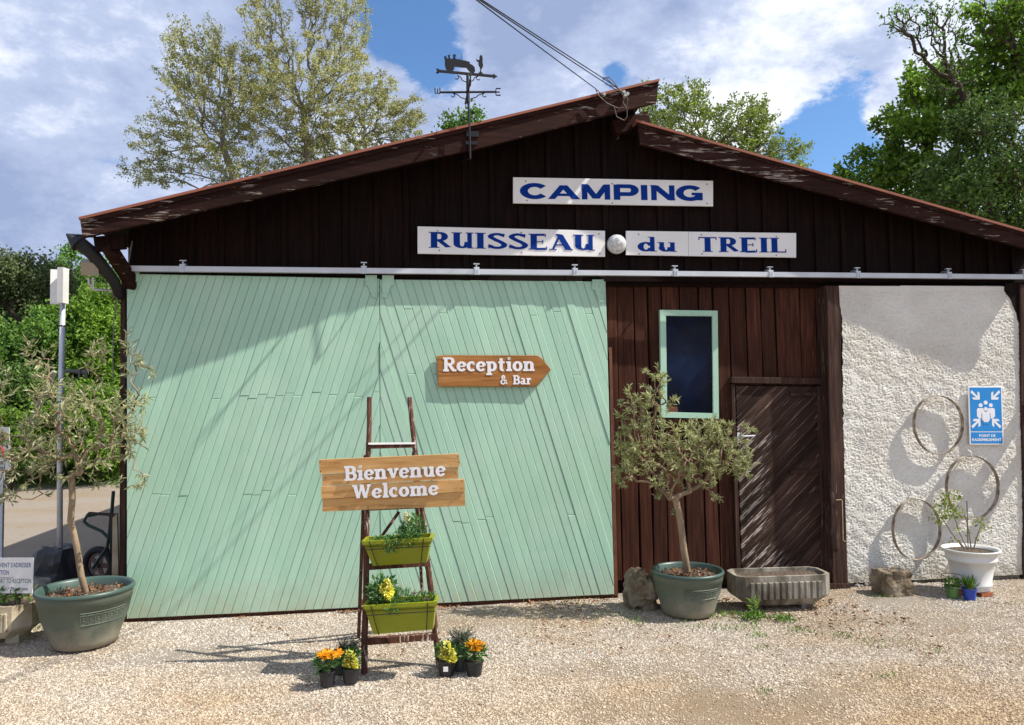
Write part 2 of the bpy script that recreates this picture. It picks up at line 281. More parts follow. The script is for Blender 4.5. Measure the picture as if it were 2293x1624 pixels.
# ---------------------------------------------------------------- mesh helpers
class MB:
    def __init__(s): s.v = []; s.f = []
    def add(s, vs, fs):
        o = len(s.v); s.v += [tuple(v) for v in vs]; s.f += [tuple(i+o for i in f) for f in fs]; return s
    def prism(s, poly, y0, y1, ch=0):       # poly: (x,z) list, front face at y0 (towards camera), back at y1
        n = len(poly); a = sum(poly[i][0]*poly[(i+1) % n][1]-poly[(i+1) % n][0]*poly[i][1] for i in range(n))
        if a < 0: poly = poly[::-1]
        if ch:
            ins = inset(poly, ch)
            vs = [(x, y0, z) for x, z in ins] + [(x, y0+ch, z) for x, z in poly] + [(x, y1, z) for x, z in poly]; R = 3
        else: vs = [(x, y0, z) for x, z in poly] + [(x, y1, z) for x, z in poly]; R = 2
        fs = [tuple(range(n)), tuple(range(R*n-1, (R-1)*n-1, -1))]
        for r in range(R-1):
            for i in range(n): j = (i+1) % n; fs.append((r*n+i, (r+1)*n+i, (r+1)*n+j, r*n+j))
        return s.add(vs, fs)
    def hexa(s, p):                          # 8 corners: front 0-3, back 4-7 (same order)
        return s.add(p, [(0, 1, 2, 3), (7, 6, 5, 4), (0, 4, 5, 1), (1, 5, 6, 2), (2, 6, 7, 3), (3, 7, 4, 0)])
    def box(s, c, d, rz=0, rx=0):
        m = Matrix.Rotation(rz, 3, 'Z') @ Matrix.Rotation(rx, 3, 'X'); c = Vector(c)
        p = [c + m @ Vector((sx*d[0]/2, sy*d[1]/2, sz*d[2]/2)) for sy in (-1, 1) for sx, sz in ((-1, -1), (1, -1), (1, 1), (-1, 1))]
        return s.hexa(p)
    def bar(s, a, b, w, t, up=(0, 0, 1)):    # rectangular bar a->b
        a = Vector(a); b = Vector(b); d = (b-a).normalized(); up = Vector(up)
        sd_ = d.cross(up); sd_ = sd_.normalized() if sd_.length > 1e-4 else Vector((1, 0, 0)); u = sd_.cross(d)
        f = lambda p: [p-sd_*w/2-u*t/2, p+sd_*w/2-u*t/2, p+sd_*w/2+u*t/2, p-sd_*w/2+u*t/2]
        return s.hexa(f(a)+f(b))
    def tube(s, pts, r, n=8, cap=True):
        pts = [Vector(p) for p in pts]; rs = r if isinstance(r, (list, tuple)) else [r]*len(pts); vs = []; fs = []
        prev = None
        for i, p in enumerate(pts):
            d = (pts[min(i+1, len(pts)-1)]-pts[max(i-1, 0)]).normalized()
            if prev is None:
                q = Vector((0, 0, 1)) if abs(d.z) < .9 else Vector((1, 0, 0)); u = d.cross(q).normalized()
            else: u = (prev - d*prev.dot(d)).normalized()
            prev = u; w = d.cross(u)
            vs += [p + (u*math.cos(2*math.pi*k/n)+w*math.sin(2*math.pi*k/n))*rs[i] for k in range(n)]
        for i in range(len(pts)-1):
            for k in range(n): l = (k+1) % n; fs.append((i*n+k, i*n+l, (i+1)*n+l, (i+1)*n+k))
        if cap: fs += [tuple(range(n-1, -1, -1)), tuple(range((len(pts)-1)*n, len(pts)*n))]
        return s.add(vs, fs)
    def lathe(s, prof, c, n=32, cap=True):
        c = Vector(c); vs = []; fs = []
        for r, z in prof: vs += [(c.x+r*math.cos(2*math.pi*k/n), c.y+r*math.sin(2*math.pi*k/n), c.z+z) for k in range(n)]
        for i in range(len(prof)-1):
            for k in range(n): l = (k+1) % n; fs.append((i*n+k, i*n+l, (i+1)*n+l, (i+1)*n+k))
        if cap and prof[0][0] > 0: fs.append(tuple(range(n-1, -1, -1)))
        return s.add(vs, fs)
    def build(s, name, m, parent=None, smooth=False, **tags):
        o0 = ROOT.get(parent.name, Vector()) if parent else Vector()
        me = bpy.data.meshes.new(name); me.from_pydata([(v[0]-o0.x, v[1]-o0.y, v[2]-o0.z) for v in s.v], [], s.f); me.materials.append(m)
        if smooth: me.polygons.foreach_set('use_smooth', [True]*len(me.polygons))
        me.update(); o = bpy.data.objects.new(name, me); COL.objects.link(o)
        if parent: o.parent = parent; ROOT[o.name] = o0
        for k, v in tags.items(): o[k] = v
        return o
ROOT = {}
def inset(poly, d):
    n = len(poly); cx = sum(p[0] for p in poly)/n; cz = sum(p[1] for p in poly)/n; res = []
    for i in range(n):
        p0 = Vector(poly[i-1]); p1 = Vector(poly[i]); p2 = Vector(poly[(i+1) % n])
        e1 = (p1-p0); e2 = (p2-p1)
        if e1.length < 1e-6 or e2.length < 1e-6: res.append(tuple(p1)); continue
        e1.normalize(); e2.normalize(); n1_ = Vector((-e1.y, e1.x)); n2_ = Vector((-e2.y, e2.x)); b_ = n1_+n2_
        if b_.length < .3: res.append(tuple(p1)); continue
        b_.normalize(); k = d/max(.35, b_.dot(n1_)); q = p1+b_*min(k, (Vector((cx, cz))-p1).length*.6); res.append((q.x, q.y))
    return res
def clip(poly, a, b, c):               # keep a*x+b*z+c >= 0
    res = []; n = len(poly)
    for i in range(n):
        p, q = poly[i], poly[(i+1) % n]; dp_ = a*p[0]+b*p[1]+c; dq = a*q[0]+b*q[1]+c
        if dp_ >= 0: res.append(p)
        if (dp_ >= 0) != (dq >= 0): t = dp_/(dp_-dq); res.append((p[0]+(q[0]-p[0])*t, p[1]+(q[1]-p[1])*t))
    return res
def area(poly): return abs(sum(poly[i][0]*poly[(i+1) % len(poly)][1]-poly[(i+1) % len(poly)][0]*poly[i][1] for i in range(len(poly))))/2 if len(poly) > 2 else 0
def q2(pxs, y=0.0): return [(fp(a, b, y).x, fp(a, b, y).z) for a, b in pxs]
def thing(name, label, cat, loc=(0, 0, 0), group=None):
    o = bpy.data.objects.new(name, None); COL.objects.link(o); o.location = loc; o.empty_display_size = .2
    ROOT[o.name] = Vector(loc); o['label'] = label; o['category'] = cat
    if group: o['group'] = group
    return o
def npmesh(name, V, F, m, parent=None, smooth=False, **tags):   # V (n,3), F (k,4) or (k,3)
    o0 = ROOT.get(parent.name, Vector()) if parent else Vector()
    V = np.asarray(V, dtype=np.float32) - np.array(o0, dtype=np.float32)
    F = np.asarray(F, dtype=np.int32); me = bpy.data.meshes.new(name)
    me.vertices.add(len(V)); me.vertices.foreach_set('co', V.ravel())
    k = F.shape[1]; me.loops.add(F.size); me.loops.foreach_set('vertex_index', F.ravel())
    me.polygons.add(len(F)); me.polygons.foreach_set('loop_start', np.arange(0, F.size, k, dtype=np.int32))
    me.polygons.foreach_set('use_smooth', np.full(len(F), smooth)); me.update(calc_edges=True); me.validate(); me.materials.append(m)
    o = bpy.data.objects.new(name, me); COL.objects.link(o)
    if parent: o.parent = parent; ROOT[o.name] = o0
    for kk, v in tags.items(): o[kk] = v
    return o
def leaves(C, D, ln, wd, fold=.25, curve=.15):
    """C (n,3) bases, D (n,3) directions; kite-shaped folded leaves of two quads-> here 2 triangles pairs"""
    n = len(C); D = D/np.linalg.norm(D, axis=1, keepdims=True)
    rnd = rng.normal(size=(n, 3)); Sd = np.cross(D, rnd); Sd /= np.linalg.norm(Sd, axis=1, keepdims=True)+1e-9
    Nn = np.cross(D, Sd); ln = np.broadcast_to(np.asarray(ln), (n,))[:, None]*rng.uniform(.7, 1.2, (n, 1)); wd = ln*wd
    mid = C + D*ln*.5 - Nn*ln*curve*.3; tip = C + D*ln - Nn*ln*curve
    a = mid + Sd*wd/2 + Nn*wd*fold; b = mid - Sd*wd/2 + Nn*wd*fold
    V = np.stack([C, a, tip, b], 1).reshape(-1, 3); i = np.arange(n)*4
    F = np.concatenate([np.stack([i, i+1, i+2], 1), np.stack([i, i+2, i+3], 1)], 0)
    return V, F
def rdir(n, up=0.0):
    d = rng.normal(size=(n, 3)); d /= np.linalg.norm(d, axis=1, keepdims=True); d[:, 2] += up; return d

def grow(pts, trunk, bf=.3, bend=.06):
    """joins target points to a trunk polyline into one branching skeleton; returns nodes, parents, child counts"""
    P = [np.array(p, float) for p in trunk]; par = [-1]+list(range(len(trunk)-1)); pl = [0.]
    for i in range(1, len(P)): pl.append(pl[-1]+np.linalg.norm(P[i]-P[i-1])*.35)
    pts = np.array(pts); n = len(pts); best = np.full(n, 1e9); bp = np.zeros(n, int); done = np.zeros(n, bool)
    def upd(k):
        d = np.linalg.norm(pts-P[k], axis=1)+bf*pl[k]; mk = (d < best) & ~done; best[mk] = d[mk]; bp[mk] = k
    s0 = max(0, len(P)//2) if len(P) > 2 else len(P)-1
    for k in range(s0, len(P)): upd(k)
    for _ in range(n):
        j = int(np.argmin(np.where(done, 1e9, best))); done[j] = True; k = int(bp[j]); a = P[k]; b = pts[j]; L_ = np.linalg.norm(b-a)
        m_ = a+(b-a)*.5+rng.normal(size=3)*L_*bend; m_[2] += L_*.05
        P.append(m_); par.append(k); pl.append(pl[k]+L_*.5); P.append(b.copy()); par.append(len(P)-2); pl.append(pl[k]+L_); upd(len(P)-2); upd(len(P)-1)
    P = np.array(P); par = np.array(par); cnt = np.ones(len(P))
    for i in range(len(P)-1, 0, -1): cnt[par[i]] += cnt[i]*1.0
    return P, par, cnt
def branch_mesh(P, par, rad, n=4):
    idx = np.where(par >= 0)[0]; A = P[par[idx]]; B = P[idx]; D = B-A; Ln = np.linalg.norm(D, axis=1, keepdims=True)+1e-9; D = D/Ln
    up = np.where(np.abs(D[:, 2:3]) < .9, np.array([[0, 0, 1.]]), np.array([[1., 0, 0]])); U = np.cross(D, up); U /= np.linalg.norm(U, axis=1, keepdims=True); Wd = np.cross(D, U)
    ra = np.minimum(rad[par[idx]], rad[idx]*1.6)[:, None]; rb = rad[idx][:, None]; V = []
    A = A - D*ra*.3
    for k in range(n):
        c, s_ = math.cos(2*math.pi*k/n), math.sin(2*math.pi*k/n); V.append(A+(U*c+Wd*s_)*ra)
    for k in range(n):
        c, s_ = math.cos(2*math.pi*k/n), math.sin(2*math.pi*k/n); V.append(B+(U*c+Wd*s_)*rb)
    V = np.stack(V, 1).reshape(-1, 3); b0 = np.arange(len(idx))*2*n
    F = np.concatenate([np.stack([b0+k, b0+(k+1) % n, b0+n+(k+1) % n, b0+n+k], 1) for k in range(n)], 0)
    return V, F
def sample_blobs(blobs, n):            # blobs: (px, py, rx, ry, depth, rdepth in m) in picture pixels at that depth -> 3D
    w = np.array([b[2]*b[3] for b in blobs], float); w /= w.sum(); res = []
    for i, b in enumerate(blobs):
        k = max(3, int(n*w[i])); d = rng.normal(size=(k, 3)); d /= np.linalg.norm(d, axis=1, keepdims=True); d *= rng.uniform(0, 1, (k, 1))**.42
        c = dp(b[0], b[1], b[4]); s_ = b[4]/FPX
        for q in d: res.append(c + Rv*float(q[0]*b[2]*s_) + Uv*float(q[1]*b[3]*s_) + Fv*float(q[2]*b[5]))
    return res
def tree(name, label, cat, trunk, blobs, npts, leafm, barkm, nleaf, lsize, clump, rtip=.006, pw=.42, wdt=.6, bf=.3, up=0.0, group=None, rmax=1.0, sides=4, bend=.06, minleaf=0):
    root = thing(name, label, cat, Vector((trunk[0][0], trunk[0][1], max(0, trunk[0][2]))), group)
    P, par, cnt = grow(sample_blobs(blobs, npts), trunk, bf, bend)
    rad = np.minimum(rtip*cnt**pw, rmax); V, F = branch_mesh(P, par, rad, sides)
    npmesh('trunk', V, F, barkm, root, True)
    T = np.where(cnt < 14)[0]; T = T[T > len(trunk)]
    k = rng.choice(T, nleaf); tpar = rng.uniform(0, 1, (nleaf, 1)); C = P[k]*tpar+P[par[k]]*(1-tpar) + rng.normal(size=(nleaf, 3))*clump
    C[:, 2] = np.maximum(C[:, 2], minleaf)
    V, F = leaves(C, rdir(nleaf, up), lsize, wdt); npmesh('crown', V, F, leafm, root)
    return root

# ---------------------------------------------------------------- lettering (own letter shapes, built from strokes)
def arcp(cx, cy, rx, ry, a0, a1, n=14): return [(cx+rx*math.cos(R_(a0+(a1-a0)*i/n)), cy+ry*math.sin(R_(a0+(a1-a0)*i/n))) for i in range(n+1)]
def G(style):
    """glyphs: advance, rects (x0,y0,x1,y1), strokes (points, thick-x, thick-y)"""
    g = {}
    if style == 'slab':
        X, Y, x = .235, .14, .70; h = X/2
        def stem(cx, y0, y1, s='bt', o=.085): 
            r = [(cx-h, y0, cx+h, y1)]
            if 'b' in s: r.append((cx-h-o, y0, cx+h+o, y0+Y))
            if 't' in s: r.append((cx-h-o, y1-Y, cx+h, y1))
            if 'T' in s: r.append((cx-h-o, y1-Y, cx+h+o, y1))
            return r
        bowl = lambda xl, xr, y0, y1: [(xl, y1-Y/2)] + arcp(xr-(y1-y0)*.42, (y0+y1)/2, (y1-y0)*.42-h*.3, (y1-y0)/2-Y/2, 90, -90) + [(xl, y0+Y/2)]
        g['B'] = (.80, stem(.2, 0, 1, 'bt'), [(bowl(.25, .68, .5-Y/2, 1), X, Y), (bowl(.25, .74, 0, .5+Y/2), X, Y)])
        g['R'] = (.90, stem(.2, 0, 1, 'bt')+[(.62, 0, .92, Y)], [(bowl(.25, .72, .44, 1), X, Y), ([(.42, .5), (.74, .04)], X, Y)])
        g['W'] = (1.25, [(.0, 1-Y, .34, 1), (.5, 1-Y, .78, 1), (.98, 1-Y, 1.25, 1)], [([(.17, .96), (.38, .06)], X, Y), ([(.38, .06), (.62, .92)], X*.6, Y), ([(.62, .92), (.86, .06)], X, Y), ([(.86, .06), (1.12, .94)], X*.6, Y)])
        g['i'] = (.42, stem(.22, 0, x, 'bt'), [(arcp(.215, .90, .035, .035, 0, 360, 10), .15, .15)])
        g['l'] = (.42, stem(.22, 0, 1.04, 'bt'), [])
        g['e'] = (.66, [(.12, .31, .56, .31+.09)], [(arcp(.34, .35, .235, .29, 8, 325, 22), X, Y)])
        g['c'] = (.60, [], [(arcp(.33, .35, .225, .29, 50, 315, 20), X, Y), (arcp(.46, .52, .03, .03, 0, 360, 8), .12, .12)])
        g['o'] = (.70, [], [(arcp(.35, .35, .235, .29, 0, 360, 26), X, Y)])
        arch = lambda xl, xr: [(xl, .50)] + arcp((xl+xr)/2+.02, .46, (xr-xl)/2-.02, .18, 150, 0, 8) + [(xr, .08)]
        g['n'] = (.84, stem(.2, 0, x, 'bt')+stem(.62, 0, .3, 'b', .07), [(arch(.22, .62), X, Y)])
        g['m'] = (1.22, stem(.2, 0, x, 'bt')+stem(.6, 0, .3, 'b', .05)+stem(1.0, 0, .3, 'b', .07), [(arch(.22, .6), X, Y), (arch(.62, 1.0), X, Y)])
        g['u'] = (.84, stem(.62, 0, x, 't', .08)+[(.62, 0, .8, Y)]+stem(.2, .3, x, 't', .08), [([(.2, .45)]+arcp(.39, .25, .19, .19, 180, 330, 8)+[(.6, .3)], X, Y)])
        g['v'] = (.74, [(.0, x-Y, .32, x), (.46, x-Y, .74, x)], [([(.16, x-.04), (.38, .05)], X, Y), ([(.38, .05), (.60, x-.04)], X*.65, Y)])
        g['p'] = (.78, stem(.2, -.28, x, 'bt'), [(arcp(.40, .35, .22, .29, 150, -150, 18), X, Y)])
        g['t'] = (.52, [(.02, x-Y, .46, x)], [([(.22, .92), (.22, .22)]+arcp(.35, .2, .13, .14, 180, 290, 6), X*.95, Y)])
        g['r'] = (.60, stem(.2, 0, x, 'bt'), [([(.24, .45)]+arcp(.42, .46, .15, .17, 150, 60, 6), X, Y*1.1), (arcp(.47, .56, .03, .03, 0, 360, 8), .13, .13)])
        g['a'] = (.70, [(.5, 0, .70, Y)], [(arcp(.30, .46, .18, .18, 150, 10, 8)+[(.47, .1)], X*.9, Y), (arcp(.28, .19, .155, .14, 80, 360, 16)+[(.44, .32), (.28, .36)], X*.8, Y)])
        g['&'] = (.92, [], [([(.80, .06), (.30, .62)]+arcp(.36, .76, .14, .18, 200, -20, 10)+[(.42, .58), (.2, .42)]+arcp(.34, .25, .23, .20, 150, 330, 10)+[(.70, .50)], X*.75, Y)])
    elif style == 'wide':
        X, Y = .34, .25; h = X/2
        g['C'] = (1.13, [], [(arcp(.60, .5, .46, .40, 38, 322, 26), X, Y)])
        g['G'] = (1.30, [(.68, .36, 1.17, .36+.17), (.90, .03, 1.17, .5)], [(arcp(.60, .5, .46, .40, 38, 335, 26), X, Y)])
        g['A'] = (1.35, [(.32, .2, 1.0, .36)], [([(.14, 0), (.66, .9)], .30, .0), ([(.66, .9), (1.2, 0)], .34, .0)])
        g['M'] = (1.35, [(.06, 0, .30, 1), (1.05, 0, 1.29, 1)], [([(.2, .98), (.675, .06)], .30, .0), ([(.675, .06), (1.15, .98)], .30, .0)])
        g['P'] = (1.15, [(.06, 0, .34, 1)], [([(.2, .90)]+arcp(.74, .64, .25, .26, 90, -90, 12)+[(.2, .38)], X, Y)])
        g['I'] = (.42, [(.07, 0, .35, 1)], [])
        g['N'] = (1.15, [(.06, 0, .30, 1), (.86, 0, 1.10, 1)], [([(.19, .98), (.97, .02)], .36, .0)])
    else:                                # flared serif capitals
        X, Y = .29, .11; h = X/2; s = .05
        def st(cx, y0=0, y1=1, o=.09, b=1, t=1):
            r = [(cx-h, y0, cx+h, y1)]
            if b: r.append((cx-h-o, y0, cx+h+o, y0+s))
            if t: r.append((cx-h-o, y1-s, cx+h+o, y1))
            return r
        g['R'] = (1.0, st(.24), [([(.28, .95)]+arcp(.52, .72, .20, .225, 90, -90, 10)+[(.28, .5)], X, Y), ([(.46, .5), (.88, .05)], X*1.1, .05)])
        g['U'] = (1.0, st(.22, .3, 1, b=0)+[(.70, 0, .90, 1), (.62, .955, .98, 1), (.7, 0, 1., .045)], [([(.22, .4)]+arcp(.46, .27, .24, .21, 180, 350, 10)+[(.72, .4)], X, Y)])
        g['I'] = (.50, st(.25), [])
        sp = [(.80, .84)]+arcp(.47, .76, .30, .18, 40, 185, 10)+[(.42, .56), (.60, .46)]+arcp(.47, .25, .33, .19, 25, -150, 12)+[(.08, .20)]
        g['S'] = (.92, [(.76, .74, .80, .98), (.08, .02, .12, .3)], [(sp, X*.95, Y*1.3)])
        g['E'] = (.92, st(.24)+[(.24, .955, .8, 1), (.24, 0, .86, .05), (.24, .48, .68, .53), (.76, .82, .8, 1), (.82, 0, .86, .2), (.64, .4, .68, .62)], [([(.3, .03), (.78, .05)], .0, Y*1.2), ([(.3, .94), (.74, .95)], .0, Y*1.2)])
        g['A'] = (1.1, [(.28, .28, .76, .35), (.0, 0, .34, s), (.72, 0, 1.1, s)], [([(.17, .02), (.50, .96)], .10, .0), ([(.48, .98), (.90, .02)], .30, .0), ([(.30, 1.0), (.55, .97)], .02, .06)])
        g['T'] = (1.0, st(.5, t=0)+[(.06, .93, .94, 1), (.06, .80, .10, 1), (.90, .80, .94, 1)], [])
        g['L'] = (.88, st(.24)+[(.24, 0, .82, .07), (.78, 0, .82, .22)], [])
        g['d'] = (.92, [(.60, .0, .82, 1), (.50, .955, .8, 1), (.6, 0, .92, .045)], [(arcp(.40, .32, .26, .27, 20, 340, 20), X, Y)])
        g['u'] = (.95, [(.62, 0, .84, .64), (.52, .6, .84, .64), (.62, 0, .94, .045), (.10, .2, .32, .64), (.0, .6, .32, .64)], [([(.21, .3)]+arcp(.42, .24, .21, .19, 180, 340, 8)+[(.64, .3)], X, Y)])
    return g
GL = {k: G(k) for k in ('slab', 'wide', 'flare')}
def lettering(text, style, p0, p1, h, m, parent, out_n, th=.003, name='lettering', track=.04):
    """p0,p1 = baseline ends in world; fits the word exactly between them. out_n = outward normal"""
    p0 = Vector(p0); p1 = Vector(p1); ex = (p1-p0); Lw = ex.length; ex.normalize(); out_n = Vector(out_n).normalized()
    ez = out_n.cross(ex); ez.normalize()
    if ez.z < 0: ez = -ez
    g = GL[style]; tot = sum((g[c][0]+track) if c != ' ' else .55 for c in text)-track; kx = Lw/tot
    mb = MB(); x = 0; layer = 0
    def put(poly, k):
        d0 = out_n*.0003; d1 = out_n*(th+k*.00006)
        pts = [p0+ex*(a*kx)+ez*(b*h) for a, b in poly]; n = len(pts); vs = [p+d1 for p in pts]+[p+d0 for p in pts]
        fs = [tuple(range(n))]+[(i, n+i, n+(i+1) % n, (i+1) % n) for i in range(n)]; mb.add(vs, fs)
    for c in text:
        if c == ' ': x += .55; continue
        adv, rects, strokes = g[c]
        for (a, b, c_, d) in rects: put([(x+a, b), (x+c_, b), (x+c_, d), (x+a, d)], layer % 40); layer += 1
        for pts, wx, wy in strokes:
            Lp = []; Rp = []; n = len(pts); closed = math.hypot(pts[0][0]-pts[-1][0], pts[0][1]-pts[-1][1]) < 1e-3
            for i in range(n):
                a = pts[i-1] if i > 0 else (pts[-2] if closed else pts[0]); b = pts[i+1] if i < n-1 else (pts[1] if closed else pts[-1])
                dx, dy = b[0]-a[0], b[1]-a[1]; l = math.hypot(dx, dy) or 1; nx, ny = -dy/l, dx/l
                if wy == 0.0 and wx: ox, oy = (wx/2)*(1 if nx > 0 else -1), 0     # slanted stroke cut level
                elif wx == 0.0: ox, oy = 0, (wy/2)*(1 if ny > 0 else -1)
                else: ox, oy = nx*wx/2, ny*wy/2
                Lp.append((x+pts[i][0]+ox, pts[i][1]+oy)); Rp.append((x+pts[i][0]-ox, pts[i][1]-oy))
            for i in range(n-1): put([Lp[i], Rp[i], Rp[i+1], Lp[i+1]], layer % 40)
            layer += 1
        x += adv+track
    return mb.build(name, m, parent)
def smalltext(text, p0, p1, h, m, parent, out_n, name='lettering', off=.0006, bold=.0, shear=0):
    cu = bpy.data.curves.new(name, 'FONT'); cu.body = text; cu.size = 1; cu.offset = bold; cu.shear = shear
    cu.resolution_u = 3
    o = bpy.data.objects.new(name, cu); COL.objects.link(o); bpy.context.view_layer.update()
    dg = bpy.context.evaluated_depsgraph_get(); me = bpy.data.meshes.new_from_object(o.evaluated_get(dg)); bpy.data.objects.remove(o); bpy.data.curves.remove(cu)
    vs = [v.co.copy() for v in me.vertices]; x0 = min(v.x for v in vs); x1 = max(v.x for v in vs)
    p0 = Vector(p0); p1 = Vector(p1); ex = (p1-p0); Lw = ex.length; ex.normalize(); on = Vector(out_n).normalized(); ez = on.cross(ex)
    if ez.z < 0: ez = -ez
    mb = MB(); mb.add([p0+ex*((v.x-x0)/(x1-x0)*Lw)+ez*(v.y/.73*h)+on*off for v in vs], [tuple(p.vertices) for p in me.polygons])
    bpy.data.meshes.remove(me); return mb.build(name, m, parent)

# ================================================================ SETTING: ground
def ground_mesh():
    xs = np.concatenate([np.linspace(-400, -12, 30), np.linspace(-11.8, 12, 160), np.linspace(12.5, 400, 30)])
    ys = np.concatenate([np.linspace(-80, -8, 14), np.linspace(-7.8, 3, 90), np.linspace(3.5, 500, 50)])
    XX, YY = np.meshgrid(xs, ys); ZZ = np.zeros_like(XX)
    for (i, j), xx in np.ndenumerate(XX):
        yy = YY[i, j]
        if -9 < yy < 3 and abs(xx) < 12: ZZ[i, j] = .012*mnoise.noise((xx*.9, yy*.9, 0)) + .008*mnoise.noise((xx*3, yy*3, 2)) - .012
    V = np.stack([XX.ravel(), YY.ravel(), ZZ.ravel()], 1); w = len(xs); a = (np.arange(len(ys)-1)[:, None]*w+np.arange(w-1)[None]).ravel()
    return V, np.stack([a, a+1, a+w+1, a+w], 1)
V, F = ground_mesh(); npmesh('ground', V, F, gravel_m, None, True, kind='structure')
# wooded slope rising behind, grass verge at its foot
def slope_mesh(name, x0, x1, y0, y1, nx, ny, hf, m):
    xs = np.linspace(x0, x1, nx); ys = np.linspace(y0, y1, ny); XX, YY = np.meshgrid(xs, ys)
    ZZ = np.array([[hf(x, y) for x in xs] for y in ys]); V = np.stack([XX.ravel(), YY.ravel(), ZZ.ravel()], 1)
    a = (np.arange(ny-1)[:, None]*nx+np.arange(nx-1)[None]).ravel(); return npmesh(name, V, np.stack([a, a+1, a+nx+1, a+nx], 1), m, None, True, kind='structure')
slope_mesh('hillside', -90, 90, 17, 120, 90, 60, lambda x, y: -.05+max(0, (y-22))*.22*(1 if y < 60 else 1)+1.2*mnoise.noise((x*.06, y*.06, 0))*min(1, (y-17)/12) - .1, terrain_m)
slope_mesh('grass_verge', -30, -2.2, 10.5, 22, 70, 40, lambda x, y: -.06+max(0, min(1, (y-11.2-.35*(x+6)*(x > -6)-mnoise.noise((x*.5, 0, 0))*.7)/4))*.75 + .05*mnoise.noise((x*1.3, y*1.3, 4)), meadow_m)

# ================================================================ BARN
YB = .14
YG = .10      # gable boards' plane
barn = thing('barn', 'low wide barn with dark brown timber gable, pale green sliding doors and shallow overhanging roof', 'barn', fp(820, 1357, 0).xy.to_3d()*1.0)
barn.location.z = 0; ROOT[barn.name] = Vector(barn.location)
xl = fp(284, 900, 0).x; xr = fp(2380, 900, 0).x + .9
zr = fp(1146, 612, 0).z
# closed body of the barn behind the boards
bodyw = MB()
gab = q2([(276, 1392), (272, 600), (232, 560), (1408, 258), (1448, 320), (2345, 552), (2345, 1330)], YG+.06)
gab = [(x, max(z, -.05)) for x, z in gab]
xl_b = gab[0][0]
bodyw.prism([(gab[0][0]+.01, -.05), (gab[0][0]+.01, gab[1][1]), (gab[3][0]-.02, gab[3][1]-.06), (gab[4][0], gab[4][1]-.05), (gab[5][0], gab[5][1]-.03), (gab[6][0], -.05)], YB+.055, YG+9.5)
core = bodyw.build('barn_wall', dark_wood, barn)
# vertical gable boards and battens
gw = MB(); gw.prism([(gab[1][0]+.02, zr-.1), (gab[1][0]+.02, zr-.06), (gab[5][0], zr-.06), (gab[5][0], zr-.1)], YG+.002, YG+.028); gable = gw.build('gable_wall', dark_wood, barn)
gp2 = q2([(289, 628), (286, 560), (290, 517), (1412, 240), (1450, 300), (2350, 545), (2350, 640)], YG)
bw = .272; x0 = fp(287, 620, YG).x; k = 0
while x0+k*bw < gp2[5][0]:
    a = x0+k*bw; jit = random.uniform(-.012, .012)
    poly = clip(clip(gp2, 1, 0, -(a+.004)), -1, 0, a+bw-.004)
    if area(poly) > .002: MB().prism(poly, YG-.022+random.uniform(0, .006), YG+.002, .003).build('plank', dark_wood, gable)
    poly = clip(clip(gp2, 1, 0, -(a-.024+jit)), -1, 0, a+.024+jit)
    if area(poly) > .001 and k: MB().prism(poly, YG-.046, YG-.0225, .003).build('batten', dark_wood, gable)
    k += 1
# roof slabs
def bc(px, py, y): return fp(px, py, y)
def roof(pxl, pyl, yl, pxr, pyr, yr, th, name_lab, left):
    a = bc(pxl, pyl, yl); b = bc(pxr, pyr, yr); r = MB(); back = YG+9.9
    lo = Vector((0, 0, -th)); f = [a+lo, b+lo, b, a]
    bk = [Vector((p.x, back, p.z)) for p in f]; r.hexa(f+bk); ob = r.build('roof', sheet_metal, barn)
    return ob, a, b
YL0, YL1 = -.46, -.275; YR0, YR1 = -.17, -.30
rl, a1, b1 = roof(176, 486, YL0-.03, 1477, 176, YL1-.03, .022, '', True)
rr, a2, b2 = roof(1424, 267, YR0-.03, 2385, 540, YR1-.03, .022, '', False)
def under(a, b, th, y0, dx0=.02, dx1=.02, mat=dark_wood, name='roof_deck'):
    d = (b-a); r = MB(); p0 = a+d*(dx0/d.length)+Vector((0, .06, -.023)); p1 = b-d*(dx1/d.length)+Vector((0, .06, -.023)); lo = Vector((0, 0, -th))
    f = [p0+lo, p1+lo, p1, p0]; r.hexa(f+[Vector((p.x, YG+9.8, p.z)) for p in f]); return r.build(name, mat, barn)
under(a1, b1, .03, 0); under(a2, b2, .03, 0)
def barge(pts_top, pts_bot, ys, parent_roof):
    r = MB(); t0 = bc(*pts_top[0], ys[0]); t1 = bc(*pts_top[1], ys[1]); q0 = bc(*pts_bot[0], ys[0]); q1 = bc(*pts_bot[1], ys[1]); B_ = Vector((0, .045, 0))
    n = 14; V_ = []
    for i in range(n):
        s0, s1 = i/n, (i+1)/n; w0 = .004*math.sin(i*1.7)+random.uniform(-.002, .002); w1 = .004*math.sin((i+1)*1.7)
        r.hexa([q0.lerp(q1, s0), q0.lerp(q1, s1), t0.lerp(t1, s1), t0.lerp(t1, s0)]+[q0.lerp(q1, s0)+B_, q0.lerp(q1, s1)+B_, t0.lerp(t1, s1)+B_, t0.lerp(t1, s0)+B_])
    r2 = MB(); r2.hexa([q0, q1, t1, t0, q0+B_, q1+B_, t1+B_, t0+B_]); return r2.build('bargeboard', barge_wood, parent_roof)
ym = YL0+(YL1-YL0)*(1046-183)/(1475-183)
barge([(180, 492), (1045, 288)], [(184, 532), (1046, 337)], (YL0, ym), rl)
barge([(1047, 287), (1475, 183)], [(1048, 338), (1470, 229)], (ym-.006, YL1-.006), rl)
barge([(1428, 272), (2384, 545)], [(1434, 322), (2384, 578)], (YR0, YR1), rr)
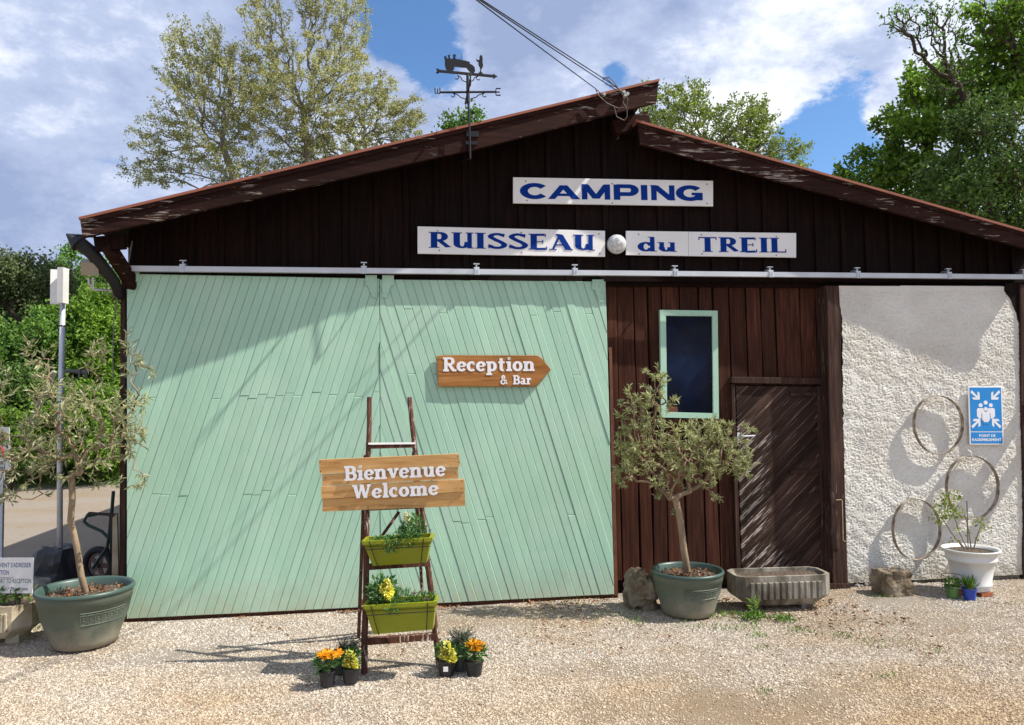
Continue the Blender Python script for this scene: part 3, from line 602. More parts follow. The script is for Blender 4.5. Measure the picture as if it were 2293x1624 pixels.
# thin upper trim strip along each edge
for (A, B, ys, par_) in (((180, 490), (1474, 180), (YL0-.015, YL1-.015), rl), ((1426, 271), (2384, 543), (YR0-.015, YR1-.015), rr)):
    a = bc(*A, ys[0]); b = bc(*B, ys[1]); MB().hexa([a-Vector((0, 0, .045)), b-Vector((0, 0, .045)), b-Vector((0, 0, .002)), a-Vector((0, 0, .002))]+[p+Vector((0, .012, 0)) for p in (a-Vector((0, 0, .045)), b-Vector((0, 0, .045)), b-Vector((0, 0, .002)), a-Vector((0, 0, .002)))]).build('verge_trim', barge_wood, par_)
# rafters seen under the eaves / at the ridge
rb = MB(); p = fp(1395, 285, -.02); rb.bar(p+Vector((-.10, 0, -.02)), p+Vector((.25, 0, .085)), .10, .13, (0, 0, 1)); rb.build('ridge_beam_end', barge_wood, barn)
eb = MB(); p = fp(262, 575, -.1); eb.bar(fp(240, 548, -.32), fp(300, 640, .02), .07, .11); eb.build('eaves_bracket', barge_wood, barn)
MB().bar(fp(214, 548, -.3), fp(280, 536, -.3)+Vector((0, 0, -.02)), .06, .12).build('eaves_beam', dark_wood, barn)
# dark lintel beam behind the rail, bottom sill, corner posts
MB().prism(q2([(283, 626), (283, 604), (2400, 626), (2400, 634)], YG-.06), YG-.06, YG-.001).build('lintel_beam', dark_wood, barn)
MB().prism(q2([(278, 1392), (278, 1384), (1384, 1328), (1384, 1338)], .01), .01, YG+.02).build('sill_beam', brown_wood, barn)
MB().prism(q2([(267, 1335), (270, 640), (281, 612), (281, 1388)], .07), .07, .22).build('corner_post', post_wood, barn)
MB().prism(q2([(250, 1320), (252, 1160), (262, 1150), (266, 1330)], .4), .4, .43).build('corner_board', concrete2, barn, label='pale upright board behind the left corner post')

# sliding door rail with hangers
rail = MB(); rail.bar(fp(287, 602, -.045), fp(2420, 622, -.045), .05, .047); rail_o = rail.build('door_rail', rail_paint, barn)
for bx in (410, 815, 1067, 1287, 1511, 1724, 1919, 2123, 2292):
    yy = 602+(bx-287)*20/2133; c = fp(bx, yy, -.045); h = MB()
    h.box(c+Vector((0, -.027, 0)), (.045, .006, .058)); h.box(c+Vector((-.012, -.033, 0)), (.007, .006, .056)); h.box(c+Vector((.012, -.033, 0)), (.007, .006, .056))
    h.box(c+Vector((0, .0, .036)), (.05, .05, .012)); h.tube([c+Vector((0, 0, .03)), c+Vector((0, 0, .075))], .006, 8); h.box(c+Vector((0, 0, .075)), (.055, .03, .008)); h.tube([c+Vector((0, -.01, .055)), c+Vector((0, .1, .055))], .008, 8)
    h.build('rail_bracket', steel, rail_o)

# green sliding doors: diagonal boards, each its own piece
def sliding_door(quadpx, lean, joints, label, seed):
    rs = random.Random(seed); poly = q2(quadpx, 0.0)
    back = MB(); back.prism(inset([p for p in poly][::-1] if sum(poly[i][0]*poly[(i+1) % 4][1]-poly[(i+1) % 4][0]*poly[i][1] for i in range(4)) < 0 else poly, .004), .0125, .05)
    d = back.build('sliding_door', green_paint, barn, label=label)
    P0 = sum(p[0] for p in poly)/4; P1 = sum(p[1] for p in poly)/4
    cx_, cy_ = sum(q[0] for q in quadpx)/4, sum(q[1] for q in quadpx)/4
    A = fp(cx_, cy_, 0); B = fp(cx_+lean*100, cy_-100, 0); dv = Vector((B.x-A.x, B.z-A.z)).normalized(); nv = Vector((dv.y, -dv.x))
    sp = .0735; vals = [p[0]*nv.x+p[1]*nv.y for p in poly]; t = min(vals)-rs.uniform(0, sp)
    while t < max(vals):
        w = sp*rs.uniform(.985, 1.015); pc = clip(clip(poly, nv.x, nv.y, -(t+.0008)), -nv.x, -nv.y, t+w-.0008)
        t += w
        if area(pc) < .0008: continue
        segs = [pc]
        for (jh, pr) in joints:
            if rs.random() < pr:
                hz = jh+rs.uniform(-.03, .03); new = []
                for s_ in segs:
                    u = clip(s_, -dv.x*0, 1, -(hz+.0012)); l = clip(s_, 0, -1, hz-.0012)
                    if area(u) > .002 and area(l) > .002: new += [u, l]
                    else: new.append(s_)
                segs = new
        base = rs.uniform(-.003, .001)
        for s_ in segs:
            if area(s_) > .0004: MB().prism(s_, base+rs.uniform(-.003, .001), .012, .0042).build('board', green_paint, d)
    return d
z880 = fp(600, 885, 0).z; z1100 = fp(600, 1104, 0).z; zt = fp(1150, 700, 0).z
dl = sliding_door([(284, 1386), (284, 613), (849.5, 624), (851.6, 1358)], .33, [(z880, .6), (z1100, .4)], 'left pale green sliding door of diagonal boards leaning right', 3)
dr = sliding_door([(852.4, 1358), (850.6, 626), (1356, 631), (1375, 1331)], -.31, [(zt, .25), (z880+.15, .12), (z1100-.3, .22)], 'right pale green sliding door of diagonal boards leaning left', 5)
for px_, door, flip in ((286, dl, 1), (844, dl, -1), (856, dr, 1), (1352, dr, -1)):
    yt = 612+(px_-286)*.019; f = flip
    pts = [(px_, yt-6), (px_+26*f, yt-6), (px_+26*f, yt+17), (px_+20*f, yt+17), (px_+10*f, yt+44), (px_, yt+44)]
    hp = MB().prism(q2(pts, -.012), -.014, -.009).build('hanger_plate', green_paint, door)
    bolts = MB()
    for bx, by in ((5, 3), (20, 8), (5, 34)):
        c = fp(px_+bx*f, yt+by, -.015); bolts.tube([c, c+Vector((0, -.005, 0))], .007, 8)
    bolts.build('bolt', green_paint, door)
c = MB()
for (ax, ay, bx, by) in ((1342, 642, 1350, 632), (1350, 656, 1354, 645)):
    c.bar(fp(ax, ay, -.02), fp(bx, by, -.02), .008, .02)
c.build('door_bolt', green_paint, dr)
lit = fp(1368, 790, -.01)
MB().prism(q2([(1375, 1334), (1364, 778), (1370, 778), (1384, 1334)], .0), .0, .05).build('door_stop', rust, barn)

# brown plank wall with window and plank door
YB = .14
bwall = MB().prism(q2([(1358, 1310), (1352, 640), (1856, 640), (1870, 1310)], YB+.02), YB+.02, YB+.045).build('plank_wall', dark_wood, barn)
xsT = [1352, 1380, 1419, 1449, 1480, 1521, 1563, 1594, 1631, 1668, 1702, 1734, 1789, 1824, 1850]
xsB = [x+(.020+(x-1352)*.00004)*(1300-636) for x in xsT]
for i in range(len(xsT)-1):
    qp = [(xsB[i]+1.6, 1298+random.uniform(-4, 3)), (xsT[i]+1.6, 634), (xsT[i+1]-1.6, 634), (xsB[i+1]-1.6, 1298+random.uniform(-4, 3))]
    # slightly wavy (waney) edges
    L0 = [(qp[0][0]+(qp[1][0]-qp[0][0])*t+random.uniform(-1.4, 1.4), qp[0][1]+(qp[1][1]-qp[0][1])*t) for t in (0, .2, .4, .6, .8, 1)]
    R0 = [(qp[2][0]+(qp[3][0]-qp[2][0])*t+random.uniform(-1.4, 1.4), qp[2][1]+(qp[3][1]-qp[2][1])*t) for t in (0, .2, .4, .6, .8, 1)]
    pr = random.uniform(0, .015); MB().prism(q2(L0+R0, YB), YB-.014+pr, YB+.0195, .003).build('plank', brown_wood, bwall)
MB().prism(q2([(1372, 1326), (1372, 1300), (1872, 1290), (1872, 1318)], YB+.03), YB+.03, YB+.10).build('base_beam', dark_wood, barn)
# window
wq = [(1481, 935), (1478, 694), (1607, 696), (1610, 938)]
wi = [(1493, 924), (1490, 706), (1596, 707), (1598, 927)]
fr_root = MB()
Y0 = YB-.05
o_, i_ = q2(wq, Y0), q2(wi, Y0)
for k_ in range(4):
    l_ = (k_+1) % 4; a, b, c_, d_ = o_[k_], o_[l_], i_[l_], i_[k_]
    poly = [a, b, c_, d_]; vs = [(x, Y0, z) for x, z in poly]+[(x, YB-.003, z) for x, z in poly]; fr_root.hexa(vs)
win = fr_root.build('window', green_paint, barn, label='tall narrow window with a pale green frame and dark glass')
MB().prism(i_, Y0+.018, Y0+.024).build('pane', glass, win)
ib = MB(); s_ = inset(i_ if sum(i_[i][0]*i_[(i+1) % 4][1]-i_[(i+1) % 4][0]*i_[i][1] for i in range(4)) > 0 else i_[::-1], .006)
for k_ in range(4):
    a = Vector((i_[k_][0], Y0+.008, i_[k_][1])); b = Vector((i_[(k_+1) % 4][0], Y0+.008, i_[(k_+1) % 4][1])); ib.bar(a, b, .012, .012, (0, 1, 0))
ib.build('glazing_bead', green_paint, win)
MB().prism(q2([(1494, 924), (1493, 910), (1517, 911), (1518, 924)], Y0+.012), Y0+.010, Y0+.0165).build('sticker', rust, win)
MB().prism(q2([(1476, 945), (1476, 937), (1614, 940), (1614, 948)], Y0), Y0+.01, YB-.003).build('sill', brown_wood, win)
# plank door
YD = YB-.012
MB().prism(q2([(1638, 858), (1638, 844), (1842, 847), (1842, 861)], YB-.05), YB-.055, YB-.0065, .003).build('door_lintel', post_wood, barn)
dbk = MB().prism(q2([(1659, 1274), (1643, 862), (1838, 864), (1852, 1270)], YD+.005), YD+.003, YD+.0048).build('plank_door', dark_wood, barn, label='narrow weathered door of diagonal planks')
for qd in ([(1650, 1285), (1638, 861), (1645, 861), (1659, 1285)], [(1841, 1280), (1830, 864), (1839, 864), (1852, 1280)]):
    MB().prism(q2(qd, YD-.03), YD-.032, YD+.002, .003).build('door_jamb', post_wood, dbk)
MB().prism(q2([(1659, 1285), (1659, 1275), (1842, 1270), (1842, 1280)], YD-.02), YD-.022, YD+.002, .002).build('bottom_rail', dark_wood, dbk)
dpoly = q2([(1660, 1273), (1646, 864), (1829, 866), (1841, 1269)], YD)
A = fp(1740, 1060, YD); B = fp(1810, 1000-12, YD); dv = Vector((B.x-A.x, B.z-A.z)).normalized(); nv = Vector((dv.y, -dv.x))
vals = [p[0]*nv.x+p[1]*nv.y for p in dpoly]; t = min(vals)
def rotated_prism_build(poly, y0, y1, ch, name, mat, par_, dvec):
    """board whose own z axis runs along dvec so the grain follows it"""
    ang = math.atan2(dvec.x, dvec.y); c_, s_ = math.cos(ang), math.sin(ang)
    cx_ = sum(p[0] for p in poly)/len(poly); cz_ = sum(p[1] for p in poly)/len(poly)
    loc = [((x-cx_)*c_-(z-cz_)*s_, (x-cx_)*s_+(z-cz_)*c_) for x, z in poly]
    o = MB().prism(loc, y0, y1, ch).build(name, mat, None); o.parent = par_
    o0 = ROOT[par_.name]; o.location = (cx_-o0.x, -o0.y, cz_-o0.z); o.rotation_euler = (0, ang, 0); ROOT[o.name] = o0
    sh = random.uniform(-3, 3); return o
while t < max(vals):
    w = random.uniform(.085, .105); pc = clip(clip(dpoly, nv.x, nv.y, -(t+.001)), -nv.x, -nv.y, t+w-.001); t += w
    if area(pc) > .0006: rotated_prism_build(pc, YD-.015+random.uniform(-.003, .003), YD+.0025, .0035, 'plank', door_wood, dbk, dv)
MB().bar(fp(1770, 1058, YD-.03), fp(1836, 1054, YD-.03), .012, .036).build('latch_bar', post_wood, dbk)
MB().bar(fp(1770, 884, YD-.03), fp(1832, 882, YD-.03), .010, .03).build('hinge_strap', post_wood, dbk)
hd = MB(); hd.tube([fp(1656, 978, YD-.03), fp(1656, 978, YD-.06), fp(1690, 976, YD-.06)], .009, 8); hd.box(fp(1654, 980, YD-.031), (.03, .004, .10)); hd.build('handle', steel, dbk)
MB().prism(q2([(1842, 1312), (1838, 645), (1852, 640), (1866, 1312)], YB-.04), YB-.03, YB+.01).build('recess_shade_strip', dark_wood, barn)  # dark strip stands in for the shade of the recess beside the post
def wavy_post(L0, R0, y, yb, mat, lab=None, amp=1.3, ch=.006):
    n = 9; lp = [(L0[0][0]+(L0[1][0]-L0[0][0])*t/n+random.uniform(-amp, amp), L0[0][1]+(L0[1][1]-L0[0][1])*t/n) for t in range(n+1)]
    rp = [(R0[0][0]+(R0[1][0]-R0[0][0])*t/n+random.uniform(-amp, amp), R0[0][1]+(R0[1][1]-R0[0][1])*t/n) for t in range(n+1)]
    o = MB().prism(q2(lp+rp[::-1], y), y, yb, ch).build('post', mat, barn); return o
wavy_post([(1866, 1310), (1850, 640)], [(1899, 1310), (1880, 640)], -.05, YB+.03, post_wood)
MB().prism(q2([(1852, 1324), (1858, 1308), (1902, 1308), (1908, 1324)], -.07), -.07, YB).build('post_foot', post_wood, barn)
wavy_post([(2294, 1312), (2284, 636)], [(2335, 1314), (2322, 640)], -.05, YB+.03, post_wood)
MB().prism(q2([(2322, 1320), (2312, 640), (2372, 640), (2376, 1320)], -.0), .0, YB).build('end_post', dark_wood, barn)
latch = MB(); latch.tube([fp(1872, 1120, -.06), fp(1884, 1119, -.07), fp(1886, 1122, -.075), fp(1888, 1210, -.075), fp(1893, 1213, -.07)], .0042, 6); latch.build('hook_latch', concrete2, barn)
# black corner wedge above the plaster
MB().prism(q2([(2250, 652), (2250, 634), (2330, 636), (2330, 760), (2290, 756), (2276, 700), (2262, 668)], -.035), -.035, .02).build('corner_brace', dark_wood, barn)
# rough plaster panel with real relief
def stucco_panel():
    P = q2([(1908, 1316), (1893, 1312), (1886, 900), (1884, 722), (1880, 690), (1874, 662), (1876, 640), (2258, 640), (2266, 664), (2278, 700), (2289, 760), (2294, 1312)], -.02)
    x0, x1 = min(p[0] for p in P), max(p[0] for p in P); z0, z1 = 0.03, max(p[1] for p in P); st = .0066
    nx, nz = int((x1-x0)/st), int((z1-z0)/st); V = np.zeros((nz, nx, 3))
    for j in range(nz):
        for i in range(nx):
            x = x0+i*st; z = z0+j*st; w1 = mnoise.noise((x*7, z*7, 6))*.05; w2 = mnoise.noise((x*7, z*7, 16))*.05; a = mnoise.noise(((x+w1)*34, (z+w2)*44, 0)); b = mnoise.noise((x*95, z*95, 5)); c_ = mnoise.noise((x*2.2, z*2.2, 9)); d_ = mnoise.noise((x*9+b*.3, z*12, 3))
            r = min(.62, 1-abs(a+.45*b)*2.4); h_ = .0070*max(-.35, r)+.004*b+.004*c_+.0045*d_
            sm = 1 if z < z1-.06 else .4
            V[j, i] = (x, -.026-h_*sm, z)
    edge = [Vector(p) for p in P]
    X = V[:, :, 0].ravel(); Z = V[:, :, 2].ravel(); ins = np.zeros(len(X), bool); n = len(P)
    jx = np.array([.012*mnoise.noise((z*14, 0, 0)) for z in Z])
    for k_ in range(n):
        (xa, za), (xb, zb) = P[k_], P[(k_+1) % n]
        cnd = ((za > Z) != (zb > Z)); xi = np.where(cnd, (xb-xa)*(Z-za)/((zb-za) if abs(zb-za) > 1e-9 else 1e-9)+xa, 0); ins ^= cnd & (X+jx < xi)
    idx = np.arange(nz*nx).reshape(nz, nx); a = idx[:-1, :-1].ravel(); F = np.stack([a, a+1, a+nx+1, a+nx], 1); F = F[ins[F].all(1)]
    used, inv = np.unique(F, return_inverse=True); VV = V.reshape(-1, 3)[used]; F = inv.reshape(F.shape)
    return npmesh('plaster_panel', VV, F, stucco, barn, True, kind='stuff')
stp = stucco_panel()
MB().prism(q2([(1896, 1325), (1884, 640), (2300, 640), (2310, 1325)], .0), .0, YB).build('panel_backing', concrete, barn)
# exposed rubble footing
def rock(c, r, seed, mat, name='stone', parent=None, sq=1.0, sub=3, amp=.32, flat=None, fr=1.7, box=0.0):
    import bmesh
    bm = bmesh.new(); bmesh.ops.create_icosphere(bm, subdivisions=sub, radius=1)
    for v in bm.verts:
        d = v.co.normalized(); 
        if box: m_ = max(abs(d.x), abs(d.y), abs(d.z)); d = d.lerp(d/m_, box)
        s_ = 1+amp*mnoise.noise(d*fr+Vector((seed*3.1, seed, 0)))+amp*.35*mnoise.noise(d*fr*3.2+Vector((seed, 0, seed)))
        # facets
        v.co = Vector((d.x*r[0], d.y*r[1], d.z*r[2]))*s_
    mb = MB(); mb.v = [tuple(v.co+Vector(c)) for v in bm.verts]; mb.f = [tuple(v.index for v in f.verts) for f in bm.faces]; bm.free()
    if flat is not None: mb.v = [(x, y, max(z, flat)) for x, y, z in mb.v]
    return mb.build(name, mat, parent)
foot = MB().prism(q2([(1900, 1326), (1900, 1312), (2310, 1308), (2310, 1322)], .0), -.01, .1).build('rubble_footing', grey_stone, barn)
xx = 1912
while xx < 2300:
    w = random.uniform(8, 20); c_ = fp(xx+w/2, 1312+random.uniform(-4, 5), -.02); s_ = w/224/2
    rock(c_, (s_*1.05, .035, random.uniform(.018, .035)), xx, grey_stone, 'stone', foot, sub=2); xx += w*.9
# gutter outlet pipe, floodlight, corner cables at the left eaves
gpipe = thing('gutter_outlet', 'fat dark gutter elbow slanting from the left eaves down to the wall corner', 'gutter', fp(200, 545, -.1))
gm = MB(); gm.tube([fp(172, 540, -.30), fp(205, 566, -.26), fp(232, 600, -.2), fp(254, 628, -.1), fp(262, 645, .0), fp(266, 668, .05)], [.06, .056, .05, .046, .043, .04], 16); gm.build('elbow_pipe', M_flat('dark_grey_zinc', (.018, .017, .016), .8), gpipe, True)
gm = MB(); gm.tube([fp(150, 525, -.30), fp(176, 548, -.30)], [.01, .068], 16); gm.tube([fp(149, 526, -.3), fp(214, 530, -.3)], .012, 6); gm.build('stop_end', M_flat('dark_blue_zinc', (.014, .018, .025), .7), gpipe)
fl = thing('floodlight', 'small beige box floodlight on a bracket below the left eaves', 'floodlight', fp(205, 600, -.15))
MB().box(fp(203, 600, -.2), (.13, .12, .11), .25, .35).build('lamp_housing', M_flat('aged_beige_metal', (.32, .28, .21), .6), fl)
MB().box(fp(190, 606, -.2), (.012, .10, .08), .25, .2).build('lamp_glass', glass, fl)
m_ = MB(); m_.tube([fp(208, 622, -.18), fp(208, 648, -.15), fp(268, 652, .05)], .012, 6); m_.tube([fp(198, 622, -.2), fp(199, 636, -.18), fp(208, 645, -.15)], .008, 6); m_.build('bracket', steel, fl)
m_ = MB(); m_.tube([fp(236, 615, -.1), fp(240, 655, -.1), fp(262, 668, .0), fp(255, 720, .05), fp(252, 800, .05), fp(254, 850, .06)], .005, 6)
m_.tube([fp(290, 560, -.02), fp(296, 540, -.02), fp(288, 590, -.02), fp(262, 640, .03)], .006, 6); wc = m_.build('loose_cable', M_flat('faded_cable', (.16, .15, .13), .6)); wc['label'] = 'thin loose electric cable hanging down the left corner of the barn'; wc['category'] = 'cable'

# ================================================================ SIGNS
OUT = Vector((0, -1, 0))
def board_sign(name, quad, y, th, mat, label, cat='sign', ch=.002, group=None):
    c_ = fp(sum(q[0] for q in quad)/len(quad), max(q[1] for q in quad), y); root = thing(name, label, cat, c_, group)
    MB().prism(q2(quad, y), y, y+th, ch).build('sign_board', mat, root); return root
YS = YG-.085
s1 = board_sign('camping_sign', [(1149, 455), (1149, 397), (1597, 405), (1597, 462)], YS, .02, white_sign, 'white sign board reading CAMPING in blue, highest on the gable')
lettering('CAMPING', 'wide', fp(1166, 445, YS), fp(1580, 450, YS), .147, blue_ink, s1, OUT)
s2 = board_sign('place_name_sign', [(935, 568), (935, 507), (1355, 517), (1355, 575)], YS, .02, white_sign, 'white sign board reading RUISSEAU in blue, left of the round lamp')
lettering('RUISSEAU', 'flare', fp(960, 555, YS), fp(1332, 561, YS), .148, blue_ink, s2, OUT)
s3 = board_sign('place_name_sign', [(1402, 571), (1402, 517), (1783, 522), (1783, 577)], YS, .02, white_sign, 'white sign board reading du TREIL in blue, right of the round lamp')
lettering('du', 'flare', fp(1428, 563, YS), fp(1516, 564, YS), .142, blue_ink, s3, OUT)
lettering('TREIL', 'flare', fp(1562, 564, YS), fp(1763, 566, YS), .145, blue_ink, s3, OUT)
MB().prism(q2([(1541.3, 574.5), (1541.3, 519.5), (1542.2, 519.5), (1542.2, 574.5)], YS-.0006), YS-.0006, YS-.0002).build('panel_joint', M_flat('joint_grey', (.35, .34, .33)), s3)
for root, pts in ((s1, [(1177, 406), (1180, 449), (1371, 412), (1371, 455), (1583, 413), (1583, 456)]), (s2, [(980, 517), (984, 561), (1167, 521), (1168, 566), (1341, 524), (1343, 568)]), (s3, [(1430, 525), (1431, 569), (1570, 526), (1572, 569), (1738, 530), (1738, 572)])):
    sc = MB()
    for a, b in pts: q = fp(a, b, YS); sc.tube([q, q+Vector((0, -.004, 0))], .0065, 8)
    sc.build('screws', M_flat('grey_screw', (.12, .11, .10), .5), root, kind='stuff')
# round lamp
lc = fp(1381, 547, YS); lamp = thing('bulkhead_lamp', 'round clear ribbed wall lamp between the two lower name signs', 'lamp', lc)
def disc_profile(c, prof, n=28):       # revolve around the y axis towards the camera
    mb = MB(); vs = []; fs = []
    for r, d in prof: vs += [(c.x+r*math.cos(2*math.pi*k/n), c.y-d, c.z+r*math.sin(2*math.pi*k/n)) for k in range(n)]
    for i in range(len(prof)-1):
        for k in range(n): l = (k+1) % n; fs.append((i*n+k, i*n+l, (i+1)*n+l, (i+1)*n+k))
    if prof[-1][0] > 0: fs.append(tuple(range((len(prof)-1)*n, len(prof)*n)))
    return mb.add(vs, fs)
disc_profile(lc, [(.092, -.03), (.094, 0), (.09, .02), (.08, .024)]).build('base_ring', steel, lamp, True)
disc_profile(lc, [(.084, .018), (.082, .035), (.07, .055), (.05, .068), (.025, .075), (.004, .077)]).build('lamp_glass', lampglass, lamp, True)
rg = MB()
for k in range(20):
    a = 2*math.pi*k/20; rg.tube([lc+Vector((math.cos(a)*.081, -.037, math.sin(a)*.081)), lc+Vector((math.cos(a)*.05, -.069, math.sin(a)*.05)), lc+Vector((math.cos(a)*.02, -.077, math.sin(a)*.02))], .0022, 4)
rg.build('glass_ribs', lampglass, lamp)
# Reception & Bar arrow
YR = -.038
s4 = board_sign('arrow_sign', [(981, 866), (978, 797), (1000, 795.5), (1203, 796), (1214, 803), (1234, 828), (1200, 866)], YR, .022, oak_wood, 'wooden arrow sign reading Reception & Bar on the right green door', ch=.003)
lettering('Reception', 'slab', fp(992, 832, YR), fp(1198, 831, YR), .129, white_ink, s4, OUT, .004)
lettering('& Bar', 'slab', fp(1120, 861, YR), fp(1190, 861, YR), .085, white_ink, s4, OUT, .004)
# assembly point sign
YA = -.06
s5 = board_sign('assembly_point_sign', [(2172, 996), (2168, 866), (2244, 866), (2248, 996)], YA, .012, white_sign, 'blue and white sign with four arrows reading POINT DE RASSEMBLEMENT')
ap = lambda u, v, y=YA: fp(2168+76*u+4*v*1.0, 866+130*v, y)
def flatpoly(pts, mat, name, y=YA-.0008, d=.0004):
    vs = [(p.x, y, p.z) for p in (ap(u, v, y) for u, v in pts)]; n = len(vs); mb = MB(); mb.add(vs+[(x, y+d, z) for x, _, z in vs], [tuple(range(n))]+[(i, n+i, n+(i+1) % n, (i+1) % n) for i in range(n)]); return mb.build(name, mat, s5)
flatpoly([(.035, .015), (.965, .015), (.965, .77), (.035, .77)], sky_ink, 'blue_face'); flatpoly([(.035, .785), (.965, .785), (.965, .98), (.035, .98)], sky_ink, 'blue_face')
AR = [(0, .04), (.035, .0), (.18, .105), (.18, .02), (.235, .05), (.235, .165), (.07, .165), (.035, .125), (.14, .125)]
def arrow(ox, oy, fx_, fy_): flatpoly([(ox+fx_*a*1.15, oy+fy_*b*1.0) for a, b in AR], white_ink, 'arrow', YA-.0016)
arrow(.06, .06, 1, 1); arrow(.94, .06, -1, 1); arrow(.06, .72, 1, -1); arrow(.94, .72, -1, -1)
def circ(u, v, r, mat, y, nm='head'): flatpoly([(u+r*math.cos(2*math.pi*k/20), v+r*76/130*math.sin(2*math.pi*k/20)) for k in range(20)], mat, nm, y)
def person(u, v, sc_, mat=white_ink, y=YA-.0016, nm='person_symbol'):
    circ(u, v, .058*sc_, mat, y, nm)
    w = .115*sc_; flatpoly([(u-w, v+.075*sc_), (u-w*.75, v+.05*sc_), (u+w*.75, v+.05*sc_), (u+w, v+.075*sc_), (u+w, v+.20*sc_), (u+w*.72, v+.20*sc_), (u+w*.62, v+.23*sc_), (u-w*.62, v+.23*sc_), (u-w*.72, v+.20*sc_), (u-w, v+.20*sc_)], mat, nm, y)
circ(.5, .275, .06, white_ink, YA-.0016)
person(.35, .32, 1); person(.65, .32, 1); person(.5, .385, 1.16, sky_ink, YA-.0022, 'outline'); person(.5, .385, .98, white_ink, YA-.0028)
smalltext('POINT DE', ap(.28, .865, YA-.001), ap(.76, .865, YA-.001), .026, white_ink, s5, OUT, bold=.03)
smalltext('RASSEMBLEMENT', ap(.07, .935, YA-.001), ap(.93, .935, YA-.001), .026, white_ink, s5, OUT, bold=.03)

# ================================================================ HOOPS on the plaster
for (cx_, cy_, rx, ry, lab) in ((2099, 951, 59, 66, 'highest of three old iron barrel hoops, beside the blue sign'), (2175, 1091, 63, 71, 'barrel hoop hanging below the blue sign, behind the rose'), (2050, 1185, 57, 68, 'lowest of three barrel hoops, above the stone block')):
    c_ = fp(cx_, cy_, -.07); root = thing('barrel_hoop', lab, 'hoop', c_, 'barrel hoops hung on the plaster'); s_ = px_m(c_)
    a, b = rx/s_*1.0, ry/s_; mb = MB(); n = 64; tilt = .0
    vs = []
    for k in range(n):
        t = 2*math.pi*k/n; w_ = 1+.012*math.sin(3*t+cx_)
        x, z = a*math.cos(t)*w_*1.02, b*math.sin(t)*w_
        for (dr, dy) in ((0, .008), (.0, -.034), (.006, -.034), (.006, .008)): vs.append((c_.x+x*(1-dr/a), c_.y+dy, c_.z+z*(1-dr/b)))
    fs = [(k*4+q, ((k+1) % n)*4+q, ((k+1) % n)*4+(q+1) % 4, k*4+(q+1) % 4) for k in range(n) for q in range(4)]
    mb.add(vs, fs).build('hoop_band', M_basic('rusty_hoop', [(.3, (.09, .07, .05)), (.5, (.24, .19, .14)), (.7, (.48, .43, .35))], 14, .75, .5, 50), root)
    mb = MB(); tz = c_+Vector((0, .01, b)); mb.tube([tz+Vector((0, -.02, -.012)), tz+Vector((0, -.03, .03)), tz+Vector((0, .04, .06))], .007, 6); mb.build('hook', white_ink, root)

br = thing('shadow_bracket', 'pair of flat brackets added mostly out of view at the right edge to cast shadow bands on the plaster', 'bracket', fp(2312, 1000, -.06))  # added and sized for the slanting shadow bands they throw on the plaster
for (x, y) in ((2312, 905), (2318, 990)): MB().bar(fp(x, y, -.06)+Vector((0, 0, .03)), fp(x, y, -.06)+Vector((0, -.27, .0)), .15, .012).build('shadow_arm', rust, br)
MB().bar(fp(2322, 900, -.06), fp(2326, 1000, -.06), .05, .012, (0, 1, 0)).build('back_plate', rust, br)

# ================================================================ WEATHER VANE
YW = -.42; vm_ = fp(1048, 300, YW); vane = thing('weather_vane', 'black iron weather vane with vintage car and figure on the roof edge', 'weather vane', fp(1053, 356, YW))
mb = MB(); mb.tube([fp(1053, 356, YW), fp(1052, 300, YW), fp(1049, 235, YW), fp(1048, 228, YW), fp(1047, 165, YW)], [.009, .009, .010, .017, .013], 10); mb.build('mast', iron_black, vane)
mb = MB(); mb.tube([fp(985, 207, YW), fp(1110, 206, YW)], .010, 8); a = fp(1047.5, 207, YW); mb.tube([a+Vector((0, -.26, 0)), a+Vector((0, .26, 0))], .010, 8)
mb.build('compass_arms', iron_black, vane)
mb = MB(); th = .006
for seg in ([(974, 197), (974.5, 210), (979.5, 208), (980, 199)], [(979.5, 208), (984, 210), (985.5, 207), (985, 197)]): mb.tube([fp(*s_, YW) for s_ in seg], th, 6)
for seg in ([(1121, 198.5), (1111, 198.5), (1110, 206.5), (1111, 213.5), (1121, 213.5)], [(1110, 206.5), (1119, 206.5)]): mb.tube([fp(*s_, YW) for s_ in seg], th, 6)
for yy in (-.28, .28):
    z = Vector((a.x, a.y+yy, a.z)); 
    if yy > 0: pts = [[(-.03, -.05), (-.03, .05), (.03, -.05), (.03, .05)]]
    else: pts = [[(.03, .04), (-.02, .05), (-.03, .02), (.03, -.02), (.02, -.05), (-.03, -.04)]]
    for pl_ in pts: mb.tube([z+Vector((0, u, v)) for u, v in pl_], th, 6)
mb.build('compass_letters', iron_black, vane)
mb = MB(); mb.bar(fp(978, 159, YW), fp(1105, 171, YW), .012, .022); 
for poly in ([(1104, 165.5), (1114, 171.5), (1104, 177)], [(976, 153.5), (983, 155), (985, 159), (982, 165), (976, 164), (979, 159)]): mb.prism(q2(poly, YW), YW-.004, YW+.004)
mb.build('wind_arrow', iron_black, vane)
car = [(994, 127), (999, 125.5), (1001, 131), (1004, 131.5), (1003, 126), (1002, 124.5), (1007, 122.5), (1008, 124), (1007, 128), (1009, 132), (1013, 132.5), (1015, 128), (1014, 124), (1014, 122.5), (1020, 122), (1021, 125), (1019, 130), (1023, 133), (1028, 133.5), (1031, 130), (1030, 134), (1034, 135), (1039, 135.5), (1052, 139), (1052, 143), (1058, 146), (1063, 151), (1064, 160), (1060, 165), (1053, 163), (1048, 157), (1044, 152), (1038, 152), (1018, 149.5), (1016, 156), (1012, 161), (1003, 160), (998, 154), (996, 146), (996, 136)]
